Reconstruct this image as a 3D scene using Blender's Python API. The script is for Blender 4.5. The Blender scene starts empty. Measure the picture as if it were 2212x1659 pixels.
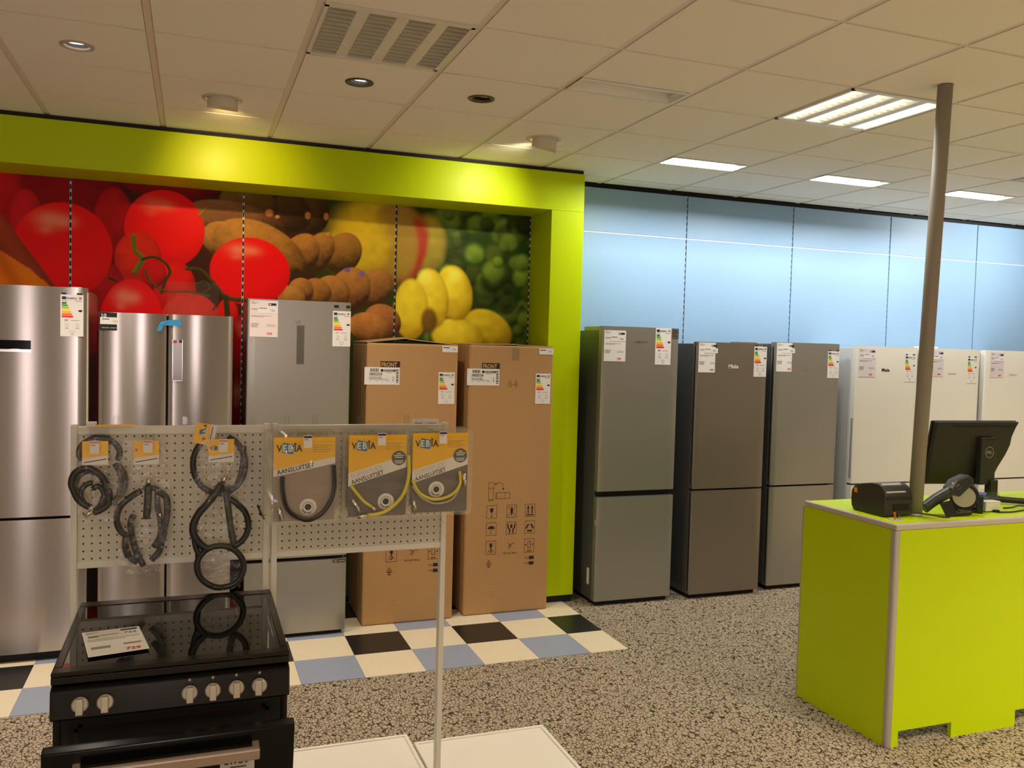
import bpy, math, random
import numpy as np
from mathutils import Matrix, Vector

scene = bpy.context.scene
COL = scene.collection
random.seed(7)

# ------------------------------------------------------------------ camera, world, exposure, room lamps
CEIL = 3.014
FPX, YAW, PITCH, ROLL = 1855.995, 0.356199, -0.044038, 0.026387
cam_d = bpy.data.cameras.new('camera'); cam = bpy.data.objects.new('camera', cam_d); COL.objects.link(cam)
fwd = Vector((math.sin(YAW)*math.cos(PITCH), math.cos(YAW)*math.cos(PITCH), math.sin(PITCH)))
rgt = Vector((math.cos(YAW), -math.sin(YAW), 0)); upv = rgt.cross(fwd)
r2 = math.cos(ROLL)*rgt + math.sin(ROLL)*upv; u2 = -math.sin(ROLL)*rgt + math.cos(ROLL)*upv
cam.matrix_world = Matrix(((r2.x, u2.x, -fwd.x, 0), (r2.y, u2.y, -fwd.y, 0), (r2.z, u2.z, -fwd.z, 1.79), (0, 0, 0, 1)))
cam_d.sensor_width = 36.0; cam_d.lens = FPX/2212*36.0; cam_d.clip_start = 0.05
scene.camera = cam
scene.cycles.transparent_max_bounces = 32; scene.cycles.max_bounces = 6
scene.view_settings.view_transform = 'Standard'; scene.view_settings.look = 'None'
scene.view_settings.gamma = 1.0; scene.view_settings.use_curve_mapping = False
scene.view_settings.exposure = 0.4
world = bpy.data.worlds.new('world'); scene.world = world; world.use_nodes = True
world.node_tree.nodes['Background'].inputs[0].default_value = (1, .86, .68, 1)
world.node_tree.nodes['Background'].inputs[1].default_value = 0.0

def lamp(name, kind, loc, power, color, size=.55, size_y=None, aim=None, spot=None, blend=.5, radius=.03, spread=180):
    d = bpy.data.lights.new(name, kind); d.energy = power; d.color = color
    if kind == 'AREA':
        d.size = size; d.spread = math.radians(spread)
        if size_y: d.shape = 'RECTANGLE'; d.size_y = size_y
    else:
        d.shadow_soft_size = radius
    if spot: d.spot_size = math.radians(spot); d.spot_blend = blend
    o = bpy.data.objects.new(name, d); COL.objects.link(o); o.location = loc
    if aim is not None:
        v = Vector(aim) - Vector(loc)
        o.rotation_euler = v.to_track_quat('-Z', 'Y').to_euler()
    return o

WARM = (1.0, .86, .64)
COOL = (1.0, .97, .90)
# ceiling luminaires of the shop behind and beside the photographer, on the 60 cm grid
for i, (x, y, pw) in enumerate([(-3.1, .5, 12), (-.7, .5, 14), (1.7, .5, 23), (4.1, .5, 66), (6.5, .5, 70),
                                (-.7, -1.9, 22), (1.7, -1.9, 26), (4.1, -1.9, 56), (6.5, 2.9, 42), (-3.1, -1.9, 20)]):
    lamp('shop_ceiling_lamp', 'AREA', (x, y, 2.99), pw, WARM, .56, spread=125)      # louvres cut the grazing light
# more recessed spots of the same row, left of the picture
for x in (-1.67, -2.87): lamp('shop_spot', 'SPOT', (x, 4.12, 2.99), 80, (1, .86, .74), aim=(x, 4.75, 0), spot=115, blend=.9, radius=.035)

# ------------------------------------------------------------------ helpers
def lin(c):
    return tuple((v/255/12.92 if v/255 <= .04045 else ((v/255+.055)/1.055)**2.4) for v in c)

MATS = {}
def mat(name, rgb=(128, 128, 128), rough=.5, metal=0., spec=.5, emit=None, es=0., aniso=0., coat=0., lit=None, noise=None, bump=None):
    if name in MATS: return MATS[name]
    m = bpy.data.materials.new(name); m.use_nodes = True; MATS[name] = m
    nt = m.node_tree; b = nt.nodes['Principled BSDF']
    c = lit if lit else lin(rgb)
    b.inputs['Base Color'].default_value = (*c, 1); b.inputs['Roughness'].default_value = rough
    b.inputs['Metallic'].default_value = metal; b.inputs['Specular IOR Level'].default_value = spec
    if coat: b.inputs['Coat Weight'].default_value = coat; b.inputs['Coat Roughness'].default_value = .05
    if emit: b.inputs['Emission Color'].default_value = (*emit, 1); b.inputs['Emission Strength'].default_value = es
    if aniso:
        b.inputs['Anisotropic'].default_value = aniso
        b.inputs['Anisotropic Rotation'].default_value = .25
        t = nt.nodes.new('ShaderNodeTangent'); t.direction_type = 'RADIAL'; t.axis = 'Z'
        nt.links.new(t.outputs[0], b.inputs['Tangent'])
    if noise:  # (scale, amount, stretch xyz) soft tonal variation of the surface itself
        sc, amt, st = noise
        tc = nt.nodes.new('ShaderNodeTexCoord'); mp = nt.nodes.new('ShaderNodeMapping'); mp.inputs['Scale'].default_value = st
        n = nt.nodes.new('ShaderNodeTexNoise'); n.inputs['Scale'].default_value = sc; n.inputs['Detail'].default_value = 3
        mx = nt.nodes.new('ShaderNodeMix'); mx.data_type = 'RGBA'
        mx.inputs[6].default_value = (*[v*(1-amt) for v in c], 1); mx.inputs[7].default_value = (*[min(1, v*(1+amt)) for v in c], 1)
        nt.links.new(tc.outputs['Object'], mp.inputs[0]); nt.links.new(mp.outputs[0], n.inputs[0])
        nt.links.new(n.outputs[0], mx.inputs[0]); nt.links.new(mx.outputs[2], b.inputs['Base Color'])
    if bump:
        sc, st, dist = bump
        tc = nt.nodes.new('ShaderNodeTexCoord'); mp = nt.nodes.new('ShaderNodeMapping'); mp.inputs['Scale'].default_value = st
        n = nt.nodes.new('ShaderNodeTexNoise'); n.inputs['Scale'].default_value = sc
        bp = nt.nodes.new('ShaderNodeBump'); bp.inputs['Strength'].default_value = .3; bp.inputs['Distance'].default_value = dist
        nt.links.new(tc.outputs['Object'], mp.inputs[0]); nt.links.new(mp.outputs[0], n.inputs[0])
        nt.links.new(n.outputs[0], bp.inputs['Height']); nt.links.new(bp.outputs[0], b.inputs['Normal'])
    return m

class MB:
    def __init__(s): s.v = []; s.f = []; s.m = []; s.s = []
    def face(s, pts, mi=0, sm=False):
        n = len(s.v); s.v += [tuple(p) for p in pts]; s.f.append(tuple(range(n, n+len(pts)))); s.m.append(mi); s.s.append(sm); return s
    def box(s, x0, x1, y0, y1, z0, z1, mi=0):
        n = len(s.v)
        s.v += [(x0, y0, z0), (x1, y0, z0), (x1, y1, z0), (x0, y1, z0), (x0, y0, z1), (x1, y0, z1), (x1, y1, z1), (x0, y1, z1)]
        for q in ((0, 3, 2, 1), (4, 5, 6, 7), (0, 1, 5, 4), (1, 2, 6, 5), (2, 3, 7, 6), (3, 0, 4, 7)):
            s.f.append(tuple(n+i for i in q)); s.m.append(mi); s.s.append(False)
        return s
    def prism(s, pts, off, mi=0, sm=False):
        n = len(s.v); k = len(pts); off = Vector(off)
        s.v += [tuple(p) for p in pts] + [tuple(Vector(p)+off) for p in pts]
        s.f.append(tuple(range(n+k-1, n-1, -1))); s.f.append(tuple(range(n+k, n+2*k))); s.m += [mi]*2; s.s += [False]*2
        for i in range(k):
            j = (i+1) % k; s.f.append((n+i, n+j, n+k+j, n+k+i)); s.m.append(mi); s.s.append(sm)
        return s
    def rect(s, x0, x1, z0, z1, y, mi=0):       # flat print facing -Y
        return s.face([(x0, y, z0), (x1, y, z0), (x1, y, z1), (x0, y, z1)], mi)
    def poly(s, pts, y, mi=0):
        return s.face([(a, y, b) for a, b in pts], mi)
    def line(s, pts, y, w, mi=0, closed=False):  # flat printed stroke
        pp = list(pts)+([pts[0]] if closed else [])
        for (a, b), (c, d) in zip(pp, pp[1:]):
            L = math.hypot(c-a, d-b) or 1; nx, nz = -(d-b)/L*w/2, (c-a)/L*w/2; ex, ez = (c-a)/L*w/2, (d-b)/L*w/2
            s.face([(a-ex-nx, y, b-ez-nz), (c+ex-nx, y, d+ez-nz), (c+ex+nx, y, d+ez+nz), (a-ex+nx, y, b-ez+nz)], mi)
        return s
    def disc(s, c, r, ax='y', n=20, mi=0, r_in=0):
        c = Vector(c); A, B = {'y': (Vector((1, 0, 0)), Vector((0, 0, 1))), 'z': (Vector((1, 0, 0)), Vector((0, -1, 0))), 'x': (Vector((0, 1, 0)), Vector((0, 0, 1)))}[ax]
        pt = lambda r_, i: c + A*r_*math.cos(2*math.pi*i/n) + B*r_*math.sin(2*math.pi*i/n)
        if r_in:
            for i in range(n): s.face([pt(r_in, i), pt(r, i), pt(r, i+1), pt(r_in, i+1)], mi)
        else: s.face([pt(r, i) for i in range(n)], mi)
        return s
    def lathe(s, prof, c=(0, 0, 0), ax='z', n=20, mi=0, sm=True, cap=True):
        c = Vector(c); A, B, U = {'z': (Vector((1, 0, 0)), Vector((0, 1, 0)), Vector((0, 0, 1))), 'y': (Vector((1, 0, 0)), Vector((0, 0, -1)), Vector((0, 1, 0))), 'x': (Vector((0, 1, 0)), Vector((0, 0, 1)), Vector((1, 0, 0)))}[ax]
        n0 = len(s.v)
        for r, h in prof:
            for i in range(n):
                a = 2*math.pi*i/n; s.v.append(tuple(c + A*r*math.cos(a) + B*r*math.sin(a) + U*h))
        for k in range(len(prof)-1):
            for i in range(n):
                j = (i+1) % n; s.f.append((n0+k*n+i, n0+k*n+j, n0+(k+1)*n+j, n0+(k+1)*n+i)); s.m.append(mi); s.s.append(sm)
        if cap:
            s.f.append(tuple(n0+i for i in range(n-1, -1, -1))); s.m.append(mi); s.s.append(False)
            s.f.append(tuple(n0+(len(prof)-1)*n+i for i in range(n))); s.m.append(mi); s.s.append(False)
        return s
    def tube(s, path, r, n=8, mi=0, smooth=0, closed=False):
        P = [Vector(p) for p in path]
        if smooth:
            Q = []
            m = len(P); rng = range(m if closed else m-1)
            for i in rng:
                p0 = P[(i-1) % m] if closed or i > 0 else P[i]; p1 = P[i]; p2 = P[(i+1) % m]; p3 = P[(i+2) % m] if closed or i < m-2 else p2
                for t in range(smooth):
                    u = t/smooth
                    Q.append(.5*((2*p1)+(p2-p0)*u+(2*p0-5*p1+4*p2-p3)*u*u+(3*p1-p0-3*p2+p3)*u**3))
            if not closed: Q.append(P[-1])
            P = Q
        n0 = len(s.v); m = len(P); up = Vector((0, 1, .01)).normalized()
        for i, p in enumerate(P):
            a = P[(i-1) % m] if closed or i > 0 else P[i]; b = P[(i+1) % m] if closed or i < m-1 else P[i]
            t = (b-a)
            if t.length < 1e-9: t = Vector((0, 0, 1))
            t.normalize(); u = up - t*up.dot(t)
            if u.length < .05: u = Vector((1, 0, 0)) - t*t.x
            u.normalize(); w = t.cross(u); rr = r[i*(len(r)-1)//max(1, m-1)] if isinstance(r, (list, tuple)) else r
            for k in range(n):
                an = 2*math.pi*k/n; s.v.append(tuple(p + u*rr*math.cos(an) + w*rr*math.sin(an)))
        for i in range(m if closed else m-1):
            j = (i+1) % m
            for k in range(n):
                l = (k+1) % n; s.f.append((n0+i*n+k, n0+i*n+l, n0+j*n+l, n0+j*n+k)); s.m.append(mi); s.s.append(True)
        if not closed:
            s.f.append(tuple(n0+k for k in range(n-1, -1, -1))); s.m.append(mi); s.s.append(False)
            s.f.append(tuple(n0+(m-1)*n+k for k in range(n))); s.m.append(mi); s.s.append(False)
        return s
    def mesh(s, name, mats):
        me = bpy.data.meshes.new(name); me.from_pydata(s.v, [], s.f)
        for m in (mats if isinstance(mats, (list, tuple)) else [mats]): me.materials.append(m)
        me.polygons.foreach_set('material_index', s.m); me.polygons.foreach_set('use_smooth', s.s); me.update()
        return me
    def build(s, name, mats, parent=None, bevel=0, seg=2, loc=None):
        o = bpy.data.objects.new(name, s.mesh(name, mats)); COL.objects.link(o)
        if parent: o.parent = parent
        if loc: o.location = loc
        if bevel:
            b = o.modifiers.new('bevel', 'BEVEL'); b.width = bevel; b.segments = seg; b.limit_method = 'ANGLE'; b.angle_limit = .6
        return o

def tag(o, label=None, cat=None, group=None, kind=None):
    if label: o['label'] = label
    if cat: o['category'] = cat
    if group: o['group'] = group
    if kind: o['kind'] = kind
    return o
def thing(name, label, cat, loc, rz=0, group=None):
    o = bpy.data.objects.new(name, None); COL.objects.link(o); o.empty_display_size = .1
    o.location = loc; o.rotation_euler = (0, 0, rz)
    return tag(o, label, cat, group)
def struct(o, label=None): o['kind'] = 'structure'; (label and tag(o, label)); return o
def text(s, size, m, parent, loc, tilt=0, align='LEFT', bold=0, rot=None, squash=1.0):
    c = bpy.data.curves.new('lettering', 'FONT'); c.body = s; c.size = size; c.align_x = align; c.extrude = .0001; c.offset = bold*size; c.resolution_u = 2
    tmp = bpy.data.objects.new('tmp', c); me = bpy.data.meshes.new_from_object(tmp); bpy.data.objects.remove(tmp); bpy.data.curves.remove(c)
    me.name = 'lettering'; me.materials.clear(); me.materials.append(m); me.polygons.foreach_set('material_index', [0]*len(me.polygons))
    o = bpy.data.objects.new('lettering', me); COL.objects.link(o)
    o.parent = parent; o.location = loc; o.rotation_euler = rot if rot else (math.pi/2, -tilt, 0); o.scale = (squash, 1, 1)
    return o
def copy_tree(o, parent=None):
    c = o.copy(); COL.objects.link(c); c.parent = parent
    for ch in list(o.children): copy_tree(ch, c)
    return c

# ------------------------------------------------------------------ materials
LIME = mat('lime_laminate', lit=(.50, .66, .0), rough=.36, spec=.2)
BLACK = mat('black_plastic', (18, 18, 17), .4)
SOFTBLACK = mat('matt_black', (10, 9, 8), .7)
CEILT = mat('ceiling_tile_white', lit=(.86, .82, .74), rough=.9, spec=.1, bump=(300, (1, 1, 1), .0006))
GRIDM = mat('grid_white_paint', lit=(.74, .67, .60), rough=.5)
WHITEP = mat('white_powder_coat', lit=(.74, .72, .63), rough=.35)
PAPER = mat('white_paper', lit=(.80, .78, .74), rough=.6)
PINKP = mat('pink_tinted_paper', lit=(.80, .70, .66), rough=.5)
INK = mat('black_ink', (14, 13, 16), .6)
GREYINK = mat('grey_ink', (150, 140, 132), .6)
NAVY = mat('navy_ink', (18, 28, 84), .5)
REDINK = mat('red_ink', (206, 30, 34), .5)
ARROWS = [mat('arrow_%s' % n, c, .5) for n, c in (('green', (0, 120, 50)), ('mid_green', (60, 160, 50)), ('light_green', (170, 200, 40)), ('yellow', (250, 225, 20)), ('amber', (250, 180, 30)), ('orange', (238, 110, 40)), ('red', (220, 30, 36)))]
CHROME = mat('chrome', lit=(.7, .68, .63), rough=.18, metal=1)
ALU = mat('aluminium_profile', lit=(.52, .50, .46), rough=.38, metal=.6)
STEEL = mat('brushed_steel', lit=(.40, .37, .345), rough=.21, metal=.9, aniso=.95, noise=(40, .05, (1, 1, 60)))
SILVER = mat('silver_lacquer', lit=(.37, .36, .32), rough=.30, metal=.6, noise=(60, .04, (1, 1, 20)))
TITAN = mat('taupe_steel', lit=(.255, .212, .172), rough=.32, metal=.5, noise=(60, .05, (1, 1, 20)))
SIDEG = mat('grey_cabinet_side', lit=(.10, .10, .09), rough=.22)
WHITEF = mat('white_enamel', lit=(.82, .80, .72), rough=.22)
WSIDE = mat('white_enamel_side', lit=(.72, .72, .70), rough=.3)
CARD = mat('cardboard', lit=(.46, .27, .115), rough=.85, spec=.15, noise=(120, .08, (1, 1, .25)))
CARDIN = mat('cardboard_inner', lit=(.50, .33, .17), rough=.9, spec=.1)
PRINTB = mat('brown_black_print', (44, 24, 22), .7)

def plastic(name, tint, haze, gloss, rough, bumpsc=0):
    m = bpy.data.materials.new(name); m.use_nodes = True; nt = m.node_tree; nt.nodes.clear()
    out = nt.nodes.new('ShaderNodeOutputMaterial'); tr = nt.nodes.new('ShaderNodeBsdfTransparent'); tr.inputs[0].default_value = (*tint, 1)
    di = nt.nodes.new('ShaderNodeBsdfDiffuse'); di.inputs[0].default_value = (.75, .72, .65, 1)
    gl = nt.nodes.new('ShaderNodeBsdfGlossy'); gl.inputs[0].default_value = (1, 1, 1, 1); gl.inputs['Roughness'].default_value = rough
    a = nt.nodes.new('ShaderNodeMixShader'); a.inputs[0].default_value = haze
    b = nt.nodes.new('ShaderNodeMixShader'); b.inputs[0].default_value = gloss
    nt.links.new(tr.outputs[0], a.inputs[1]); nt.links.new(di.outputs[0], a.inputs[2])
    nt.links.new(a.outputs[0], b.inputs[1]); nt.links.new(gl.outputs[0], b.inputs[2]); nt.links.new(b.outputs[0], out.inputs[0])
    if bumpsc:
        n = nt.nodes.new('ShaderNodeTexNoise'); n.inputs['Scale'].default_value = bumpsc; tc = nt.nodes.new('ShaderNodeTexCoord')
        bp = nt.nodes.new('ShaderNodeBump'); bp.inputs['Distance'].default_value = .01; bp.inputs['Strength'].default_value = .8
        nt.links.new(tc.outputs['Object'], n.inputs[0]); nt.links.new(n.outputs[0], bp.inputs['Height']); nt.links.new(bp.outputs[0], gl.inputs['Normal'])
    MATS[name] = m; return m
ACRYL = plastic('clear_acrylic', (.96, .96, .96), .010, .018, .05)
POLYB = plastic('polythene_bag', (.985, .98, .97), .006, .03, .10, 40)
BLIST = plastic('blister_pvc', (.985, .985, .97), .045, .045, .08, 14)

# carpet: pale cells between dark wandering lines
CARPET = mat('patterned_carpet', (150, 130, 105), .95, spec=.05)
nt = CARPET.node_tree; bs = nt.nodes['Principled BSDF']
tc = nt.nodes.new('ShaderNodeTexCoord'); warp = nt.nodes.new('ShaderNodeTexNoise'); warp.inputs['Scale'].default_value = 2.2; warp.inputs['Detail'].default_value = 2
vm = nt.nodes.new('ShaderNodeVectorMath'); vm.operation = 'MULTIPLY_ADD'; vm.inputs[1].default_value = (.14, .14, 0)
mp = nt.nodes.new('ShaderNodeMapping'); mp.inputs['Scale'].default_value = (58, 40, 1); mp.inputs['Rotation'].default_value = (0, 0, .5)
vo = nt.nodes.new('ShaderNodeTexVoronoi'); vo.feature = 'DISTANCE_TO_EDGE'; vo.inputs['Scale'].default_value = 1; vo.inputs['Randomness'].default_value = .9
rp = nt.nodes.new('ShaderNodeValToRGB'); rp.color_ramp.elements[0].position = .022; rp.color_ramp.elements[0].color = (.050, .035, .022, 1)
rp.color_ramp.elements[1].position = .115; rp.color_ramp.elements[1].color = (.50, .41, .295, 1)
n2 = nt.nodes.new('ShaderNodeTexNoise'); n2.inputs['Scale'].default_value = 260
n3 = nt.nodes.new('ShaderNodeTexNoise'); n3.inputs['Scale'].default_value = 30; n3.inputs['Detail'].default_value = 2
ad = nt.nodes.new('ShaderNodeMath'); ad.operation = 'MULTIPLY_ADD'; ad.inputs[1].default_value = .20; 
mx = nt.nodes.new('ShaderNodeMix'); mx.data_type = 'RGBA'; mx.blend_type = 'MULTIPLY'; mx.inputs[0].default_value = .35
nt.links.new(tc.outputs['Object'], warp.inputs[0]); nt.links.new(warp.outputs['Color'], vm.inputs[0]); nt.links.new(tc.outputs['Object'], vm.inputs[2])
nt.links.new(vm.outputs[0], mp.inputs[0]); nt.links.new(mp.outputs[0], vo.inputs[0])
sb = nt.nodes.new('ShaderNodeMath'); sb.operation = 'SUBTRACT'; sb.inputs[1].default_value = .5
nt.links.new(tc.outputs['Object'], n3.inputs[0]); nt.links.new(n3.outputs[0], sb.inputs[0]); nt.links.new(sb.outputs[0], ad.inputs[0])
nt.links.new(vo.outputs['Distance'], ad.inputs[2]); nt.links.new(ad.outputs[0], rp.inputs[0])
nt.links.new(tc.outputs['Object'], n2.inputs[0]); nt.links.new(rp.outputs[0], mx.inputs[6]); nt.links.new(n2.outputs[0], mx.inputs[7])
nt.links.new(mx.outputs[2], bs.inputs['Base Color'])

# ------------------------------------------------------------------ room shell
XL, XR, YB, YW = -4.2, 8.8, -4.2, 5.84
FLOOR = struct(MB().box(XL, XR, YB, YW+.1, -.1, 0).build('floor', CARPET), 'grey beige carpet with a dark crackle pattern')
PALE = mat('pale_wall_paint', lit=(.50, .46, .39), rough=.8)
struct(MB().box(XL-.1, XL, YB, YW+.1, 0, CEIL+.1).build('wall_left', PALE))
struct(MB().box(XR, XR+.1, YB, YW+.1, 0, CEIL+.1).build('wall_right', PALE))
struct(MB().box(XL, XR, YB-.1, YB, 0, CEIL+.1).build('wall_front', PALE))
ADDED_GLOW = mat('added_window_glow', lit=(.1, .1, .1), rough=.1, emit=(1, .84, .84), es=7)
for i, (a, c) in enumerate(((-.50, -.05), (-2.25, -1.92))):      # unseen glowing windows, added to give the steel fridge doors bright streaks
    w = struct(MB().box(a, c, YB-.01, YB+.02, .25, 2.7).build('window_%d' % (i+1), ADDED_GLOW), 'tall glowing window added out of view for the steel fridge streaks')
    MB().box(a-.05, a, YB-.01, YB+.04, .2, 2.75).box(c, c+.05, YB-.01, YB+.04, .2, 2.75).box(a, c, YB-.01, YB+.04, .2, .25).box(a, c, YB-.01, YB+.04, 2.7, 2.75).build('window_frame', ALU, w)
WALL = struct(MB().box(XL, XR, YW+.012, YW+.1, 0, CEIL+.1).build('wall_back', SOFTBLACK), 'back shop wall of blue panels and a fruit picture')
CEI = struct(MB().box(XL, XR, YB, YW+.1, CEIL+.16, CEIL+.2).build('ceiling', CEILT), 'suspended ceiling of square off white tiles')

# ---- vinyl tiles set into the carpet
VX = [-1.790, -1.456, -1.123, -.789, -.456, -.122, .211, .544, .881, 1.215, 1.553, 1.882, 2.210, 2.453]
VY = [4.487, 4.831, 5.168, 5.50, 5.83]
VC = mat('cream_vinyl', lit=(.76, .66, .46), rough=.35, noise=(25, .05, (1, 1, 1)))
VB = mat('blue_vinyl', lit=(.29, .33, .42), rough=.35, noise=(25, .05, (1, 1, 1)))
VK = mat('black_vinyl', lit=(.016, .015, .014), rough=.35, noise=(90, .6, (1, 1, 1)))
for r in range(4):
    for c in range(len(VX)-1):
        if (c+r) % 2 == 0: m = VC
        else: m = VB if r % 2 == 0 else VK
        MB().box(VX[c]+.0006, VX[c+1]-.0006, VY[r]+.0006, VY[r+1]-.0006, -.002, .003).build('vinyl_tile', m, FLOOR)

# ---- ceiling grid, tiles and openings
GX = [-.775+.6*k for k in range(-3, 16)]
GY = [2.608+.6*j for j in range(-3, 6)]
GY.append(YW+.01)
for x in GX: MB().box(x-.014, x+.014, GY[0], GY[-1], CEIL+.004, CEIL+.03).build('main_runner', GRIDM, CEI)
for y in GY[:-1]: MB().box(GX[0], GX[-1], y-.007, y+.007, CEIL+.005, CEIL+.028).build('cross_bar', GRIDM, CEI)
TROFF = [(2, 1), (6, 1)]                      # grid cells (k,j) of 60x60 luminaires
WASH = {(6, 3): 'on', (8, 3): 'on', (10, 3): 'on', (4, 1): 'off', (10, 2): 'off'}
HOLES = {(0, 2): (-.472, 4.122), (2, 2): (.724, 4.115), (3, 2): (1.331, 4.121)}
tile_me = MB().box(-.284, .284, -.291, .291, 0, .014).mesh('ceiling_tile', [CEILT])
short_me = MB().box(-.284, .284, -.291, .094, 0, .014).mesh('ceiling_tile_cut', [CEILT])
def holed(cx, cy, r):
    b = MB(); n = 28; P = []
    for i in range(n):
        a = 2*math.pi*(i+.5)/n; c, s_ = math.cos(a), math.sin(a)
        k = min(.284/abs(c) if abs(c) > 1e-6 else 9, .291/abs(s_) if abs(s_) > 1e-6 else 9)
        P.append(((cx+r*c, cy+r*s_), (k*c, k*s_)))
    for i in range(n):
        (a, b1), (c, d) = P[i], P[(i+1) % n]
        b.face([(a[0], a[1], 0), (c[0], c[1], 0), (d[0], d[1], 0), (b1[0], b1[1], 0)])
        b.face([(a[0], a[1], 0), (a[0], a[1], .014), (c[0], c[1], .014), (c[0], c[1], 0)])
        b.face([(b1[0], b1[1], 0), (d[0], d[1], 0), (d[0], d[1], .014), (b1[0], b1[1], .014)])
    return b
for k in range(-3, 15):
    for j in range(-3, 6):
        x0 = -.775+.6*k+.3; y0 = 2.608+.6*j+.3
        if (k, j) in TROFF: continue
        if j == 5:
            MB().box(-.284, .284, -.291, YW-.035-y0, 0, .014).build('ceiling_tile', CEILT, CEI, loc=(x0, y0, CEIL)); continue
        if (k, j) in HOLES:
            hx, hy = HOLES[(k, j)]; holed(hx-x0, hy-y0, .055).build('ceiling_tile', CEILT, CEI, loc=(x0, y0, CEIL)); continue
        o = bpy.data.objects.new('ceiling_tile', short_me if (k, j) in WASH else tile_me); COL.objects.link(o); o.parent = CEI; o.location = (x0, y0, CEIL)
# plain ceiling field above the photographer
MB().box(XL, XR, YB, GY[0]-.007, CEIL, CEIL+.014).build('ceiling_field', CEILT, CEI)
MB().box(XL, GX[0]-.014, GY[0]-.007, YW, CEIL, CEIL+.014).build('ceiling_field', CEILT, CEI)
MB().box(GX[-1]+.014, XR, GY[0]-.007, YW, CEIL, CEIL+.014).build('ceiling_field', CEILT, CEI)

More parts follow.
